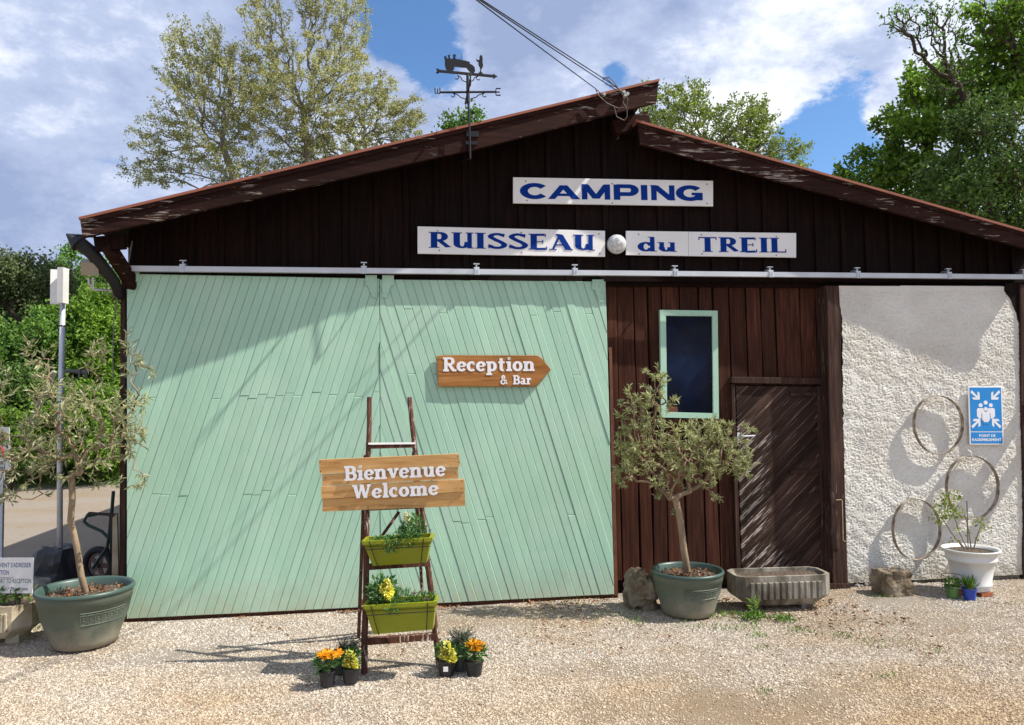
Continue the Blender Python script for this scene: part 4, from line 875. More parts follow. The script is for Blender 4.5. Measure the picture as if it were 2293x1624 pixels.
mb = MB(); mb.prism(q2(car, YW), YW-.003, YW+.003); mb.bar(fp(1034.5, 136, YW), fp(1033.5, 121.5, YW), .003, .005); mb.build('car_silhouette', iron_black, vane)
fig = [(1077, 122), (1080, 127), (1081, 133), (1080.5, 140), (1082, 146), (1081, 151), (1078, 155), (1077, 160), (1082, 166), (1071, 165), (1075, 159.5), (1075, 153), (1071.5, 146), (1071, 139), (1068, 138), (1066, 133), (1067.5, 132.5), (1070, 135.5), (1074, 133), (1073.5, 128)]
MB().prism(q2(fig, YW), YW-.0035, YW+.0035).build('figure_silhouette', iron_black, vane)
mb = MB()
def scroll(p0, cx_, cy_, f, up):
    pts = []
    for k in range(26):
        t = k/25; px_ = p0[0]+(cx_-p0[0])*t; py_ = p0[1]+(cy_-p0[1])*t
        px_ += f*3.0*math.sin(t*math.pi*2); pts.append((px_, py_))
    for k in range(10): an = math.pi*.5-k*.45; pts.append((cx_+f*4.2*math.cos(an)*-1-0, cy_+4.2-4.2*math.sin(an)))
    mb.tube([fp(*q, YW) for q in pts], .0045, 5)
scroll((1044, 184), 1023, 169, -1, 1); scroll((1051, 184), 1071, 171, 1, 1); scroll((1043, 222), 1014, 209, -1, 1); scroll((1053, 222), 1085, 209, 1, 1)
mb.build('scroll_work', iron_black, vane)
mb = MB(); mb.box(fp(1058, 302, -.33), (.11, .05, .05)); mb.box(fp(1055, 322, -.33), (.10, .05, .03)); mb.tube([fp(1053, 356, YW), fp(1040, 360, -.25), fp(1033, 360, -.1)], .006, 6); mb.build('mounting_bracket', iron_black, vane)

# ================================================================ OVERHEAD CABLES
far = dp(1040, -70, 3.2)
for i, (ax, ay, ex, ey, lab) in enumerate(((1334, 199, 1078, -2, 'leftmost black overhead cable running to the insulator on the roof edge'), (1375, 199, 1086, -2, 'middle black overhead cable crossing the sky to the ridge'), (1383, 196, 1092, -2, 'rightmost black overhead cable crossing the sky to the ridge'))):
    a = fp(ax, ay, -.36); b = dp(ex, ey, 4.6); d = b-a; mb = MB(); far_ = b+d*2.2
    pts = [a.lerp(far_, t/24)+Vector((0, 0, -.10*math.sin(math.pi*min(1, t/24)*1.0)*(.35))) for t in range(25)]
    mb.tube(pts, .0042, 6); o = mb.build('overhead_cable', iron_black); o['label'] = lab; o['category'] = 'cable'; o['group'] = 'overhead cables to the ridge'
ins = thing('cable_anchor', 'white insulators with looped cables fixed near the roof peak', 'insulator', fp(1370, 220, -.32))
mb = MB(); 
for p in ((1352, 213), (1396, 208), (1404, 212), (1399, 216)): c_ = fp(*p, -.33); mb.tube([c_+Vector((0, .03, 0)), c_+Vector((0, -.01, 0)), c_+Vector((0, -.03, 0))], [.012, .019, .014], 10)
mb.build('insulator', M_flat('porcelain', (.42, .43, .40), .3), ins)
mb = MB()
for pl_ in ([(1334, 199), (1344, 208), (1352, 213)], [(1334, 199), (1338, 210), (1342, 216), (1360, 232), (1385, 243), (1402, 240), (1406, 225), (1402, 215)], [(1383, 196), (1372, 188), (1358, 175), (1352, 174), (1350, 182), (1360, 190), (1378, 194), (1392, 205)], [(1352, 175), (1365, 173), (1376, 185), (1384, 197), (1398, 210)], [(1375, 199), (1392, 206), (1396, 208)], [(1402, 216), (1394, 228), (1404, 245), (1407, 238)], [(1375, 240), (1381, 262), (1398, 270), (1404, 262), (1404, 245)]):
    P_ = [fp(*q, -.36) for q in pl_]; sm = [P_[0]]
    for i in range(len(P_)-1):
        for t in (.34, .67, 1): sm.append(P_[i].lerp(P_[i+1], t))
    mb.tube(sm, .0045, 6)
mb.build('looped_wire', M_flat('aged_wire', (.06, .04, .03), .6), ins)

# ================================================================ STEP LADDER
lad = thing('step_ladder', 'old red-brown wooden step ladder standing open in front of the green doors', 'ladder', gp(895, 1470))
def wob(a, b, n=8, j=.004): return [Vector(a).lerp(Vector(b), i/n)+Vector((random.uniform(-j, j), random.uniform(-j, j), 0))*(0 < i < n) for i in range(n+1)]
LB = gp(816, 1508); RB = gp(984, 1490); dt = 5.62
LT = dp(827, 890, dt); RT = dp(917, 890, dt+.08)
for nm, a, b in (('front_leg', LB, LT), ('front_leg', RB, RT)):
    MB().tube(wob(a, b), [.024-.006*i/8 for i in range(9)], 10).build(nm, ladder_wood, lad)
LBb = gp(803, 1427); RBb = gp(950, 1398); LTb = dp(818, 1020, dt+.06); RTb = dp(926, 1012, dt+.14)
for a, b in ((LBb, LTb), (RBb, RTb)): MB().bar(a, b, .034, .026, (1, 0, 0)).build('rear_leg', ladder_wood, lad)
fl_ = lambda y: LB.lerp(LT, (1508-y)/(1508-890)); fr_ = lambda y: RB.lerp(RT, (1490-y)/(1490-890))
for y0, y1, nm, th_ in ((1441, 1428, 'rung', .042), (1281, 1270, 'rung', .036), (1149, 1141, 'rung', .036)):
    MB().bar(fl_(y0), fr_(y1), .05, th_).build(nm, ladder_wood, lad)
MB().bar(fl_(1008), fr_(1004), .06, .026).build('top_step', ladder_wood, lad)
MB().bar(fl_(1000)+Vector((0, -.03, 0)), fr_(998)+Vector((0, -.03, 0)), .02, .012).build('top_edge', white_sign, lad, label='pale worn edge of the top step')
MB().bar(LBb.lerp(LTb, .2), RBb.lerp(RTb, .16), .03, .04).build('rear_rail', ladder_wood, lad)
MB().bar(dp(893, 1147, dt), dp(845, 1215, dt-.12), .02, .034, (0, 1, 0)).build('brace', ladder_wood, lad)

# welcome sign: four planks
ws = thing('welcome_sign', 'four pine planks reading Bienvenue Welcome in white, fixed across the ladder', 'sign', dp(880, 1150, 5.44))
D0, D1 = 5.40, 5.46
def plankq(q, dd=0.0, ch=0.0):
    dep = lambda x: D0+(D1-D0)*(x-715)/(1040-715)+dd
    f = [dp(x, y, dep(x)) for x, y in q]; n = (f[1]-f[0]).cross(f[3]-f[0]).normalized(); 
    if n.dot(Fv) < 0: n = -n
    mb = MB(); mb.hexa(f+[p+n*.02 for p in f]); o = mb.build('plank', pine_wood, ws); return f
plankq([(716, 1062), (714, 1030), (1028, 1016.5), (1030, 1045)]); plankq([(722, 1088), (721, 1063.5), (1026, 1046.5), (1026, 1072)], .006)
plankq([(720, 1117.5), (719, 1090), (1040, 1073.5), (1041, 1101)], -.004); plankq([(722, 1146), (722, 1118.5), (1041, 1102), (1042, 1133)], .004)
sd2 = lambda x: D0-.012+(D1-D0)*(x-715)/(1040-715)
nW = -(dp(1028, 1016, D1)-dp(714, 1030, D0)).cross(Vector((0, 0, 1))).normalized()
if nW.dot(Fv) > 0: nW = -nW
lettering('Bienvenue', 'slab', dp(772, 1077, sd2(772)), dp(998, 1066, sd2(998)), .104, white_ink, ws, nW, .006)
lettering('Welcome', 'slab', dp(790, 1118, sd2(790)), dp(982, 1108, sd2(982)), .100, white_ink, ws, nW, .006)
mb = MB()
for x, y in ((717, 1034), (718, 1056), (1025, 1023), (1027, 1036), (1034, 1078), (1034, 1094), (728, 1070), (1020, 1060)): p = dp(x, y, sd2(x)+.004); mb.tube([p, p+nW*.004], .004, 6)
mb.build('nails', iron_black, ws)

# ---------------------------------------------------------------- foliage helpers for small plants
def bush_leaves(c, r, n, ln, wd, up=.3):
    d = rng.normal(size=(n, 3)); d /= np.linalg.norm(d, axis=1, keepdims=True); d *= rng.uniform(.1, 1, (n, 1))**.5
    C = np.array(c)+d*np.array(r); D = d*.8+rdir(n, up)*.7; return leaves(C, D, ln, wd)
def stems(mb, base, tips, r=.002):
    for t in tips: b = Vector(base)+Vector((random.uniform(-.02, .02), random.uniform(-.02, .02), 0)); m = b.lerp(Vector(t), .5)+Vector((random.uniform(-.01, .01),)*3); mb.tube([b, m, t], r, 4)
def daisy(c, r, n=16, tilt=.3):         # ray petals
    a = np.linspace(0, 2*np.pi, n, endpoint=False)+rng.uniform(0, .2, n); t = rng.uniform(.05, .35, n)
    ax = Vector((random.uniform(-tilt, tilt), random.uniform(-tilt-.3, 0), 1)).normalized(); q = Vector((0, 0, 1)).rotation_difference(ax)
    D = np.array([q @ Vector((math.cos(x), math.sin(x), y)) for x, y in zip(a, t)]); C = np.tile(np.array(c), (n, 1))
    return leaves(C, D, r, .38, .1, .1)
def joinVF(parts):
    Vs, Fs, o = [], [], 0
    for V, F in parts: Vs.append(V); Fs.append(F+o); o += len(V)
    return np.concatenate(Vs), np.concatenate(Fs)
def nursery_pot(root, c, r, h, mat=pot_black, n=24):
    MB().lathe([(r*.76, 0), (r*.98, h*.9), (r*1.06, h*.9), (r*1.06, h), (r*.95, h), (r*.9, h*.85)], c, n).build('pot', mat, root, False)
    MB().lathe([(r*.94, h*.88), (.001, h*.90)], c, n).build('soil', soil, root)
def gazania(x, y, lab, heads, seed, pw=38):
    c_ = gp(x, y); s_ = px_m(c_); root = thing('potted_gazania', lab, 'flower pot', c_, 'flower pots at the foot of the ladder'); h = 32/s_; nursery_pot(root, c_, pw/2/s_, h)
    V, F = joinVF([bush_leaves(c_+Vector((0, 0, h+.055)), (.075, .06, .055), 130, .06, .22, .6)]); npmesh('foliage', V, F, leaf_small, root)
    mb = MB(); pl_ = []
    for hx, hy in heads:
        p = dp(hx, hy, depth_of(c_)-random.uniform(-.03, .05)); mb.tube([c_+Vector((0, 0, h)), p.lerp(c_+Vector((0, 0, h)), .4)+Vector((.006, 0, 0)), p], .003, 5); pl_ += [daisy(p, .05), daisy(p+Vector((0, 0, .004)), .04, 12)]
    mb.build('stems', leaf_mid, root); V, F = joinVF(pl_); npmesh('blooms', V, F, petal_or, root)
def snapdragon(x, y, lab, spikes, pw=40, pale=False, h_px=34):
    c_ = gp(x, y); s_ = px_m(c_); root = thing('potted_snapdragon', lab, 'flower pot', c_, 'flower pots at the foot of the ladder'); h = h_px/s_; nursery_pot(root, c_, pw/2/s_, h)
    V, F = bush_leaves(c_+Vector((0, 0, h+.05)), (.07, .055, .055), 200, .042, .3, .8); npmesh('foliage', V, F, leaf_small, root)
    mb = MB(); C = []
    for hx, y0, y1 in spikes:
        a = dp(hx, y1, depth_of(c_)); b = dp(hx, y0, depth_of(c_)); mb.tube([c_+Vector((0, 0, h)), a, b], .003, 5)
        for k in range(18): t = k/17; an = k*2.4; C.append((*(a.lerp(b, t)), an, 1-t*.55))
    mb.build('stems', leaf_mid, root); C = np.array(C); base = C[:, :3]; pr = []
    for rep in range(5):
        D = np.stack([np.cos(C[:, 3]+rep*.5-1), np.sin(C[:, 3]+rep*.5-1), rng.uniform(-.3, .8, len(C))], 1); pr.append(leaves(base+D*np.array([.012, .012, 0])-np.array([0, .03, 0]), D, .034*C[:, 4], .85, .3))
    V, F = joinVF(pr); npmesh('blooms', V, F, petal_ye if not pale else petal_ye, root); return root, c_
def lavender(x, y, lab, topx, topy, w, pw=34, h_px=50):
    c_ = gp(x, y); s_ = px_m(c_); root = thing('potted_lavender', lab, 'flower pot', c_, 'flower pots at the foot of the ladder'); h = h_px/s_; nursery_pot(root, c_, pw/2/s_, h, M_flat('grey_green_pot', (.05, .06, .055), .5))
    top = dp(topx, topy, depth_of(c_)); C = []; D = []; mb = MB()
    for k in range(85):
        t = top+Vector((random.uniform(-1, 1)*w/2/s_, random.uniform(-.08, .08), random.uniform(-.06, .05))); b = c_+Vector((random.uniform(-.04, .04), random.uniform(-.04, .04), h*.9)); mb.tube([b, b.lerp(t, .5)+Vector((0, 0, .01)), t], .0015, 3, False)
        d = (t-b).normalized()
        for j in range(16): u = .15+.85*j/16; C.append(b.lerp(t, u)); D.append(Vector((random.gauss(0, .5), random.gauss(0, .5), 0))+d*.9)
    mb.build('stems', leaf_lav, root); V, F = leaves(np.array(C), np.array(D), .022, .16); npmesh('foliage', V, F, leaf_lav, root)
gazania(733, 1534, 'orange flowers in a black nursery pot, leftmost by the ladder', [(722, 1466), (735, 1463), (748, 1468), (757, 1464), (740, 1472), (728, 1471)], 1)
lavender(762, 1508, 'leggy lavender behind the left yellow snapdragon', 787, 1442, 56)
snapdragon(785, 1528, 'yellow snapdragon in a black pot, left of the ladder feet', [(783, 1455, 1490), (790, 1462, 1492), (779, 1468, 1488)])
lavender(1031, 1500, 'taller lavender in a grey pot right of the ladder', 1034, 1422, 66, 40, 62)
r_, c_ = snapdragon(1000, 1511, 'pale yellow snapdragon with a white price label on its black pot', [(1000, 1434, 1475), (1010, 1450, 1478), (993, 1448, 1470)], 42)
p = dp(998, 1499, depth_of(c_)-.075); MB().box(p, (.032, .003, .032), -.13).build('price_label', white_sign, r_)
gazania(1062, 1511, 'orange flowers in a black pot, rightmost of the potted flowers', [(1052, 1446), (1063, 1441), (1074, 1447), (1066, 1453), (1058, 1452)], 2, 42)

# lime planter boxes hanging on the rungs
def planter(tl, tr, bl, br, dep, lab):
    root = thing('planter_box', lab, 'planter', dp((bl[0]+br[0])/2, (bl[1]+br[1])/2, dep)); dY = .17
    bk = Vector((Fv.x, Fv.y, 0)).normalized()
    A, B, C_, D_ = [dp(*q, dep) for q in (tl, tr, br, bl)]; top_in = .012
    mb = MB(); ins_ = bk*.03
    f = [D_+ins_, C_+ins_, B, A]; b_ = [D_+bk*(dY-.03), C_+bk*(dY-.03), B+bk*dY, A+bk*dY]
    mb.add(f+b_, [(0, 1, 2, 3), (7, 6, 5, 4), (0, 4, 5, 1), (1, 5, 6, 2), (3, 7, 4, 0)])
    rim = [A, B, B+bk*dY, A+bk*dY]
    box = mb.build('box', pot_lime, root)
    mb = MB()
    for i in range(4): mb.bar(rim[i], rim[(i+1) % 4], .022, .024)
    mb.build('rim', pot_lime, root)
    lo = Vector((0, 0, -.03)); ri = [p+lo for p in rim]; mb = MB(); mb.add(ri, [(0, 1, 2, 3)]); mb.build('soil', soil, root)
    # wire hanger
    mb = MB(); u = .12
    for t in (.1, .9):
        a = A.lerp(B, t)-bk*.014; b = D_.lerp(C_, t)-bk*.0; mb.tube([a+Vector((0, 0, .01)), a.lerp(b, .5), b+bk*.015, b+bk*.12+Vector((0, 0, -.01))], .003, 5)
    z1 = .27; mb.tube([A.lerp(D_, z1)-bk*.012-Vector((.005, 0, 0)), B.lerp(C_, z1)-bk*.012+Vector((.005, 0, 0))], .003, 5)
    c_ = B+Vector((-.02, 0, .0)); mb.tube([c_+bk*.1+Vector((.0, 0, 0)), c_+bk*.1+Vector((0, 0, .05)), c_+bk*.14+Vector((.01, 0, .04))], .003, 5)
    mb.build('wire_hanger', iron_black, root); return root, A, B, bk
pb1, A, B, bk = planter((813, 1216), (964, 1208), (833, 1270), (954, 1262), 5.20, 'upper lime green planter box with trailing herbs hung on the ladder')
V, F = joinVF([bush_leaves(A.lerp(B, .72)+bk*.08+Vector((0, 0, .07)), (.085, .07, .09), 420, .032, .38, .5), bush_leaves(A.lerp(B, .36)+bk*.05+Vector((0, 0, .0)), (.14, .06, .022), 240, .028, .4, .2), bush_leaves(A.lerp(B, .42)+bk*-.01+Vector((0, 0, -.02)), (.05, .03, .05), 110, .026, .4, -.2), bush_leaves(A.lerp(B, .62)+bk*.02+Vector((0, 0, .015)), (.11, .06, .05), 260, .03, .4, .3)]); npmesh('foliage', V, F, leaf_small, pb1)
mb = MB(); C = []
for hx, y0, y1 in ((910, 1148, 1190), (914, 1152, 1195), (930, 1172, 1195)):
    b = dp(hx, y0, 5.26); mb.tube([dp(915, 1205, 5.26), b], .003, 5); C += [b+Vector((random.uniform(-.01, .01), random.uniform(-.01, .01), -k*.006)) for k in range(12 if hx < 920 else 3)]
mb.build('stems', leaf_mid, pb1); V, F = leaves(np.array([tuple(c) for c in C for _ in range(4)]), rdir(len(C)*4), .018, .7); npmesh('blooms', V, F, petal_cr, pb1)
pb2, A, B, bk = planter((816, 1360), (974, 1351), (834, 1424), (968, 1413), 5.06, 'lower lime green planter box with yellow flowers hung on the ladder')
V, F = joinVF([bush_leaves(A.lerp(B, .24)+bk*.08+Vector((0, 0, .075)), (.10, .07, .10), 420, .042, .4, .5), bush_leaves(A.lerp(B, .52)+bk*.06+Vector((0, 0, .03)), (.09, .06, .06), 300, .03, .2, .8), bush_leaves(A.lerp(B, .8)+bk*.06+Vector((0, 0, .02)), (.10, .06, .04), 240, .03, .25, .8), bush_leaves(A.lerp(B, .40)-bk*.01+Vector((0, 0, -.01)), (.04, .03, .05), 90, .03, .25, -.2)]); npmesh('foliage', V, F, leaf_small, pb2)
C = []; mb = MB()
for hx, y0, y1 in ((867, 1298, 1332), (860, 1308, 1330), (873, 1312, 1334)):
    b = dp(hx, y0, 5.12); a = dp(hx, y1, 5.12); mb.tube([dp(862, 1352, 5.12), a, b], .003, 5); C += [a.lerp(b, k/10) for k in range(11)]
mb.build('stems', leaf_mid, pb2); V, F = leaves(np.array([tuple(c) for c in C for _ in range(6)]), rdir(len(C)*6), .036, .9); V = V-np.array([0, .03, 0]); npmesh('blooms', V, F, petal_ye, pb2)
C = [A.lerp(B, t)+bk*.05+Vector((0, 0, z)) for t, z in ((.68, .06), (.71, .065), (.84, .02), (.9, .015))]
V, F = leaves(np.array([tuple(c) for c in C for _ in range(8)]), rdir(32), .012, .7); npmesh('small_blooms', V, F, petal_pk, pb2)

# ================================================================ POTTED OLIVE TREES
def big_pot(root, c, rt, rb, h, mat, rim_m, n=48):
    MB().lathe([(rb*.9, 0), (rb, .01), (rb*1.05, h*.12), (rb+(rt-rb)*.62, h*.52), (rb+(rt-rb)*.80, h*.76), (rb+(rt-rb)*.835, h*.765), (rb+(rt-rb)*.90, h*.93)], c, n).build('pot', mat, root, True)
    MB().lathe([(rt*.93, h*.90), (rt*.99, h*.915), (rt, h*.94), (rt*.99, h*.97), (rt*.965, h*.99), (rt*.93, h*.985), (rt*.90, h*.95), (rt*.86, h*.80)], c, n, False).build('pot_rim', rim_m, root, True)
    mb = MB(); prof = [(rt*.87, h*.83)]+[(rt*.87*(1-k/6), h*(.84+.03*math.sin(k))) for k in range(1, 6)]+[(.001, h*.87)]; mb.lathe(prof, c, n).build('soil', soil, root)
    # chips of bark and gravel on the soil
    C = []
    Vs = []; k = 260; a = rng.uniform(0, 6.28, k); r = rt*.82*np.sqrt(rng.uniform(0, 1, k)); P = np.stack([c.x+r*np.cos(a), c.y+r*np.sin(a), np.full(k, c.z+h*.865)], 1); V, F = leaves(P, rdir(k, .2), .028, .7); npmesh('mulch', V, F, dead_leaf, root)
def greek_key(root, c, r0, r1, z0, z1, mat, a0, a1, n):
    mb = MB()
    def P(a, t): r = r0+(r1-r0)*t+.003; return c+Vector((math.cos(a)*r, math.sin(a)*r, z0+(z1-z0)*t))
    st = (a1-a0)/n; key = [(0, 0), (0, 1), (.8, 1), (.8, .3), (.35, .3), (.35, .65), (.55, .65)]
    for k in range(n):
        b = a0+k*st; pts = [P(b+u*st, v) for u, v in key]
        for i in range(len(pts)-1): mb.bar(pts[i], pts[i+1], .006, .007)
    mb.tube([P(a0+(a1-a0)*i/24, 1.25) for i in range(25)], .004, 4); mb.tube([P(a0+(a1-a0)*i/24, -.25) for i in range(25)], .004, 4)
    mb.build('key_pattern', mat, root)
def olive(name, lab, potc, rt, rb, h, trunk, blobs, npts, nleaf, ln, leafm, rtip=.0022, pw=.42, bf=.25, rmax=.05, tipw=12, up=.25):
    root = thing(name, lab, 'potted tree', potc, 'olive trees in green plastic pots'); big_pot(root, potc, rt, rb, h, pot_green, pot_rim)
    P, par, cnt = grow(sample_blobs(blobs, npts), trunk, bf, .07); rad = np.minimum(rtip*cnt**pw, rmax)
    V, F = branch_mesh(P, par, rad, 6); npmesh('trunk', V, F, bark, root, True)
    T = np.where(cnt < tipw)[0]; T = T[T > len(trunk)]; k = rng.choice(T, nleaf); t = rng.uniform(0, 1, (nleaf, 1)); C = P[k]*t+P[par[k]]*(1-t)
    d = P[k]-P[par[k]]; d /= np.linalg.norm(d, axis=1, keepdims=True)+1e-9; V, F = leaves(C, d*.75+rdir(nleaf)*.65, ln, .21, .2, .2); npmesh('crown', V, F, leafm, root)
    a0 = math.atan2(CAM.y-potc.y, CAM.x-potc.x); greek_key(root, potc, rb+(rt-rb)*.56, rb+(rt-rb)*.70, h*.50, h*.64, pot_green, a0-.1, a0+1.0, 7); return root
c1 = gp(1541, 1372); s1_ = px_m(c1); top = lambda x, y, d: dp(x, y, d)
dd = depth_of(c1)
olive('potted_olive_tree', 'bushy round headed olive in a green pot before the brown plank wall', c1, 81/s1_, 56/s1_, 98/s1_,
      [c1+Vector((0, 0, .36)), dp(1531, 1230, dd), dp(1523, 1165, dd), dp(1518, 1140, dd), dp(1512, 1115, dd)],
      [(1440, 925, 62, 75, dd, .22), (1470, 850, 30, 38, dd, .08), (1425, 1000, 55, 60, dd, .2), (1540, 1000, 110, 60, dd, .28), (1520, 1050, 115, 58, dd, .28), (1620, 1010, 70, 62, dd, .2), (1655, 1040, 45, 40, dd, .15), (1580, 960, 60, 35, dd, .2), (1672, 957, 22, 16, dd, .05), (1400, 1040, 28, 60, dd, .08), (1490, 1110, 30, 18, dd, .08), (1500, 900, 26, 20, dd, .06), (1612, 1110, 22, 10, dd, .04), (1505, 1145, 16, 10, dd, .05)], 760, 6600, .050, olive_leaf, rtip=.0014, rmax=.032)
c2 = gp(190, 1440); s2_ = px_m(c2); d2 = depth_of(c2)
olive('potted_olive_tree', 'tall open olive tree with long wispy shoots in the large pot at left', c2, 101/s2_, 66/s2_, 128/s2_,
      [c2+Vector((-.0, 0, .40)), dp(182, 1290, d2), dp(172, 1225, d2), dp(165, 1195, d2), dp(158, 1165, d2), dp(162, 1120, d2), dp(160, 1060, d2)],
      [(60, 1020, 90, 110, d2, .3), (150, 980, 90, 120, d2, .3), (240, 970, 70, 130, d2, .3), (300, 960, 28, 110, d2, .12), (300, 830, 22, 60, d2-.1, .06), (285, 760, 12, 50, d2, .03), (100, 830, 30, 80, d2, .1), (70, 790, 14, 50, d2, .05), (215, 830, 26, 80, d2, .1), (230, 780, 10, 40, d2, .04), (10, 870, 22, 60, d2, .1), (130, 900, 60, 60, d2, .2), (310, 1080, 22, 40, d2, .1), (10, 1110, 30, 40, d2, .15), (300, 900, 30, 40, d2, .1), (330, 830, 14, 20, d2, .04), (-40, 1000, 60, 100, d2, .3)], 620, 2900, .066, olive_leaf2, rtip=.0012, rmax=.037, bf=.12, up=.5)
# dry maple-like leaf and plant tag on the soil of the left pot: belongs to the pot's mulch (kept small)

# ================================================================ TROUGHS, STONES, SMALL POTS at right
def trough(c, w, d, h, mat, lab, rz=-.1, flutes=12, ch=.065, name='stone_trough'):
    root = thing(name, lab, 'trough', c); m = Matrix.Rotation(rz, 3, 'Z'); T = lambda x, y, z: c+m @ Vector((x, y, z))
    def ring(sx, sy, chh, z): a, b = w/2*sx, d/2*sy; return [T(x, y, z) for x, y in ((-a+chh, -b), (a-chh, -b), (a, -b+chh), (a, b-chh), (a-chh, b), (-a+chh, b), (-a, b-chh), (-a, -b+chh))]
    lev = [ring(.72, .7, ch*.8, .04), ring(.80, .8, ch, .06), ring(.95, .95, ch, h*.34), ring(1, 1, ch, h*.42), ring(1, 1, ch, h), ring(.93, .84, ch*.8, h), ring(.90, .80, ch*.8, h*.86)]
    mb = MB(); vs = sum(lev, []); fs = [tuple(range(7, -1, -1))]
    for i in range(len(lev)-1):
        for k in range(8): l = (k+1) % 8; fs.append((i*8+k, i*8+l, (i+1)*8+l, (i+1)*8+k))
    mb.add(vs, fs).build('basin', mat, root)
    mb = MB(); mb.add(ring(.91, .81, ch*.8, h*.9), [tuple(range(8))]).build('soil', soil, root)
    mb = MB()
    for sx in (-.45, .45):
        mb.hexa([T(sx*w*.6-.05, -d*.24, -.01), T(sx*w*.6+.05, -d*.24, -.01), T(sx*w*.6+.05, -d*.24, .06), T(sx*w*.6-.05, -d*.24, .06), T(sx*w*.6-.05, d*.24, -.01), T(sx*w*.6+.05, d*.24, -.01), T(sx*w*.6+.05, d*.24, .06), T(sx*w*.6-.05, d*.24, .06)])
    mb.build('feet', mat, root)
    for k in range(flutes):
        x = -w/2+ch+.03+(w-2*ch-.06)*(k+.5)/flutes*1.0; wv = (w-2*ch)/flutes*.27; mb = MB()
        mb.hexa([T(x-wv, -d/2*.99-.016, h*.36), T(x+wv, -d/2*.99-.016, h*.36), T(x+wv*.9, -d/2-.016, h*.82), T(x-wv*.9, -d/2-.016, h*.82), T(x-wv*1.3, -d/2+.006, h*.34), T(x+wv*1.3, -d/2+.006, h*.34), T(x+wv*1.2, -d/2+.006, h*.84), T(x-wv*1.2, -d/2+.006, h*.84)])
        mb.build('flute', mat, root)
    return root
ct = gp(1743, 1357); trough(ct, 210/px_m(ct)*1.02, .34, .30, concrete, 'fluted grey concrete trough standing below the plank door', -.06)
cl_ = gp(-10, 1432); trough(cl_, 180/px_m(cl_), .38, .30, concrete2, 'cream fluted stone trough at the left edge, below the white notice', -.05, 15, .10)
V, F = bush_leaves(cl_+Vector((-.05, 0, .36)), (.35, .12, .06), 300, .05, .4, .5); npmesh('trough_plants', V, F, leaf_mid, None, label='low green plants growing in the cream trough', category='plants')
bpy.data.objects['trough_plants'].location = (0, 0, 0)
o = rock(gp(1440, 1362)+Vector((0, .05, .12)), (.15, .15, .175), 11, stone, 'boulder', None, amp=.5, flat=-.02, sub=4, fr=1.3, box=.3); o['label'] = 'rough brown boulder leaning behind the right olive pot'; o['category'] = 'stone'
o = rock(gp(2014, 1334)+Vector((0, .10, .10)), (.145, .12, .12), 23, stone, 'stone_block', None, amp=.18, flat=-.02, sub=4, fr=1.6, box=.85); o['label'] = 'squarish brown stone block in front of the white plaster'; o['category'] = 'stone'
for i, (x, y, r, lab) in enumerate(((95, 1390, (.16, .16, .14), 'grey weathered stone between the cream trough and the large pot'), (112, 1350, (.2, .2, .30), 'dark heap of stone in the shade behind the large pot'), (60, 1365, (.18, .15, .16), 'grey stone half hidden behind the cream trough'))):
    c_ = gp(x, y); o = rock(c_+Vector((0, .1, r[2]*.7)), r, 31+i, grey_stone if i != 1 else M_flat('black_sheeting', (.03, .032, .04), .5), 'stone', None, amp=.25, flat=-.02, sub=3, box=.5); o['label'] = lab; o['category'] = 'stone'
# white pot with rose
cw = gp(2177, 1327); sw = px_m(cw); wp = thing('potted_rose', 'white ridged plant pot with a thin leaning rose bush', 'potted plant', cw+Vector((0, 0, .03)))
H_ = 90/sw; rt = 59/sw; c_ = cw+Vector((0, 0, .035))
MB().lathe([(rt*.58, 0), (rt*.64, H_*.03), (rt*.63, H_*.10), (rt*.67, H_*.13), (rt*.68, H_*.16), (rt*.65, H_*.19), (rt*.74, H_*.5), (rt*.79, H_*.70), (rt*.86, H_*.72), (rt*.89, H_*.76), (rt*.85, H_*.80), (rt*.89, H_*.90), (rt*.96, H_*.95), (rt, H_*.97), (rt, H_*1.0), (rt*.93, H_*1.0), (rt*.86, H_*.92)], c_, 48).build('pot', pot_white, wp, True)
MB().lathe([(rt*.87, H_*.90), (.001, H_*.91)], c_, 32).build('soil', soil, wp)
mb = MB(); dw = depth_of(cw)
rs_ = [[(2166, 1230), (2150, 1196), (2135, 1150), (2125, 1120)], [(2160, 1232), (2128, 1190), (2110, 1160), (2098, 1150)], [(2175, 1232), (2170, 1190), (2160, 1150)], [(2180, 1230), (2190, 1195), (2200, 1170)], [(2160, 1228), (2146, 1210), (2136, 1205)]]
for pl_ in rs_: mb.tube([dp(x, y, dw) for x, y in pl_], [.006, .005, .004, .003][:len(pl_)], 6)
mb.build('stems', bark, wp)
mb = MB(); mb.tube([dp(2168, 1232, dw-.02), dp(2165, 1122, dw-.02)], .004, 6); mb.build('cane', bark_dark, wp)
parts = []
for x, y, rx, n in ((2112, 1140, 26, 90), (2130, 1118, 24, 90), (2100, 1160, 16, 40), (2138, 1150, 20, 50), (2200, 1175, 20, 40), (2150, 1190, 14, 16), (2185, 1200, 8, 8), (2135, 1210, 8, 10)): parts.append(bush_leaves(dp(x, y, dw), (rx/sw, .08, rx/sw*.8), n, .032, .6, 0))
V, F = joinVF(parts); npmesh('foliage', V, F, leaf_yellow, wp)
for i, (x, y) in enumerate(((2205, 1334), (2150, 1330), (2178, 1316))):
    b_ = MB().box(gp(x, y)+Vector((0, 0, .018)), (.11, .07, .036), .2*i).build('brick', brick_m); b_['label'] = ('terracotta brick under the front right of the white pot', 'terracotta brick under the left of the white pot', 'terracotta brick hidden below the middle of the white pot')[i]; b_['category'] = 'brick'
cg = gp(2133, 1338); sg = px_m(cg); g_ = thing('potted_herb', 'small sage green pot with a bushy herb inside a wire guard', 'flower pot', cg)
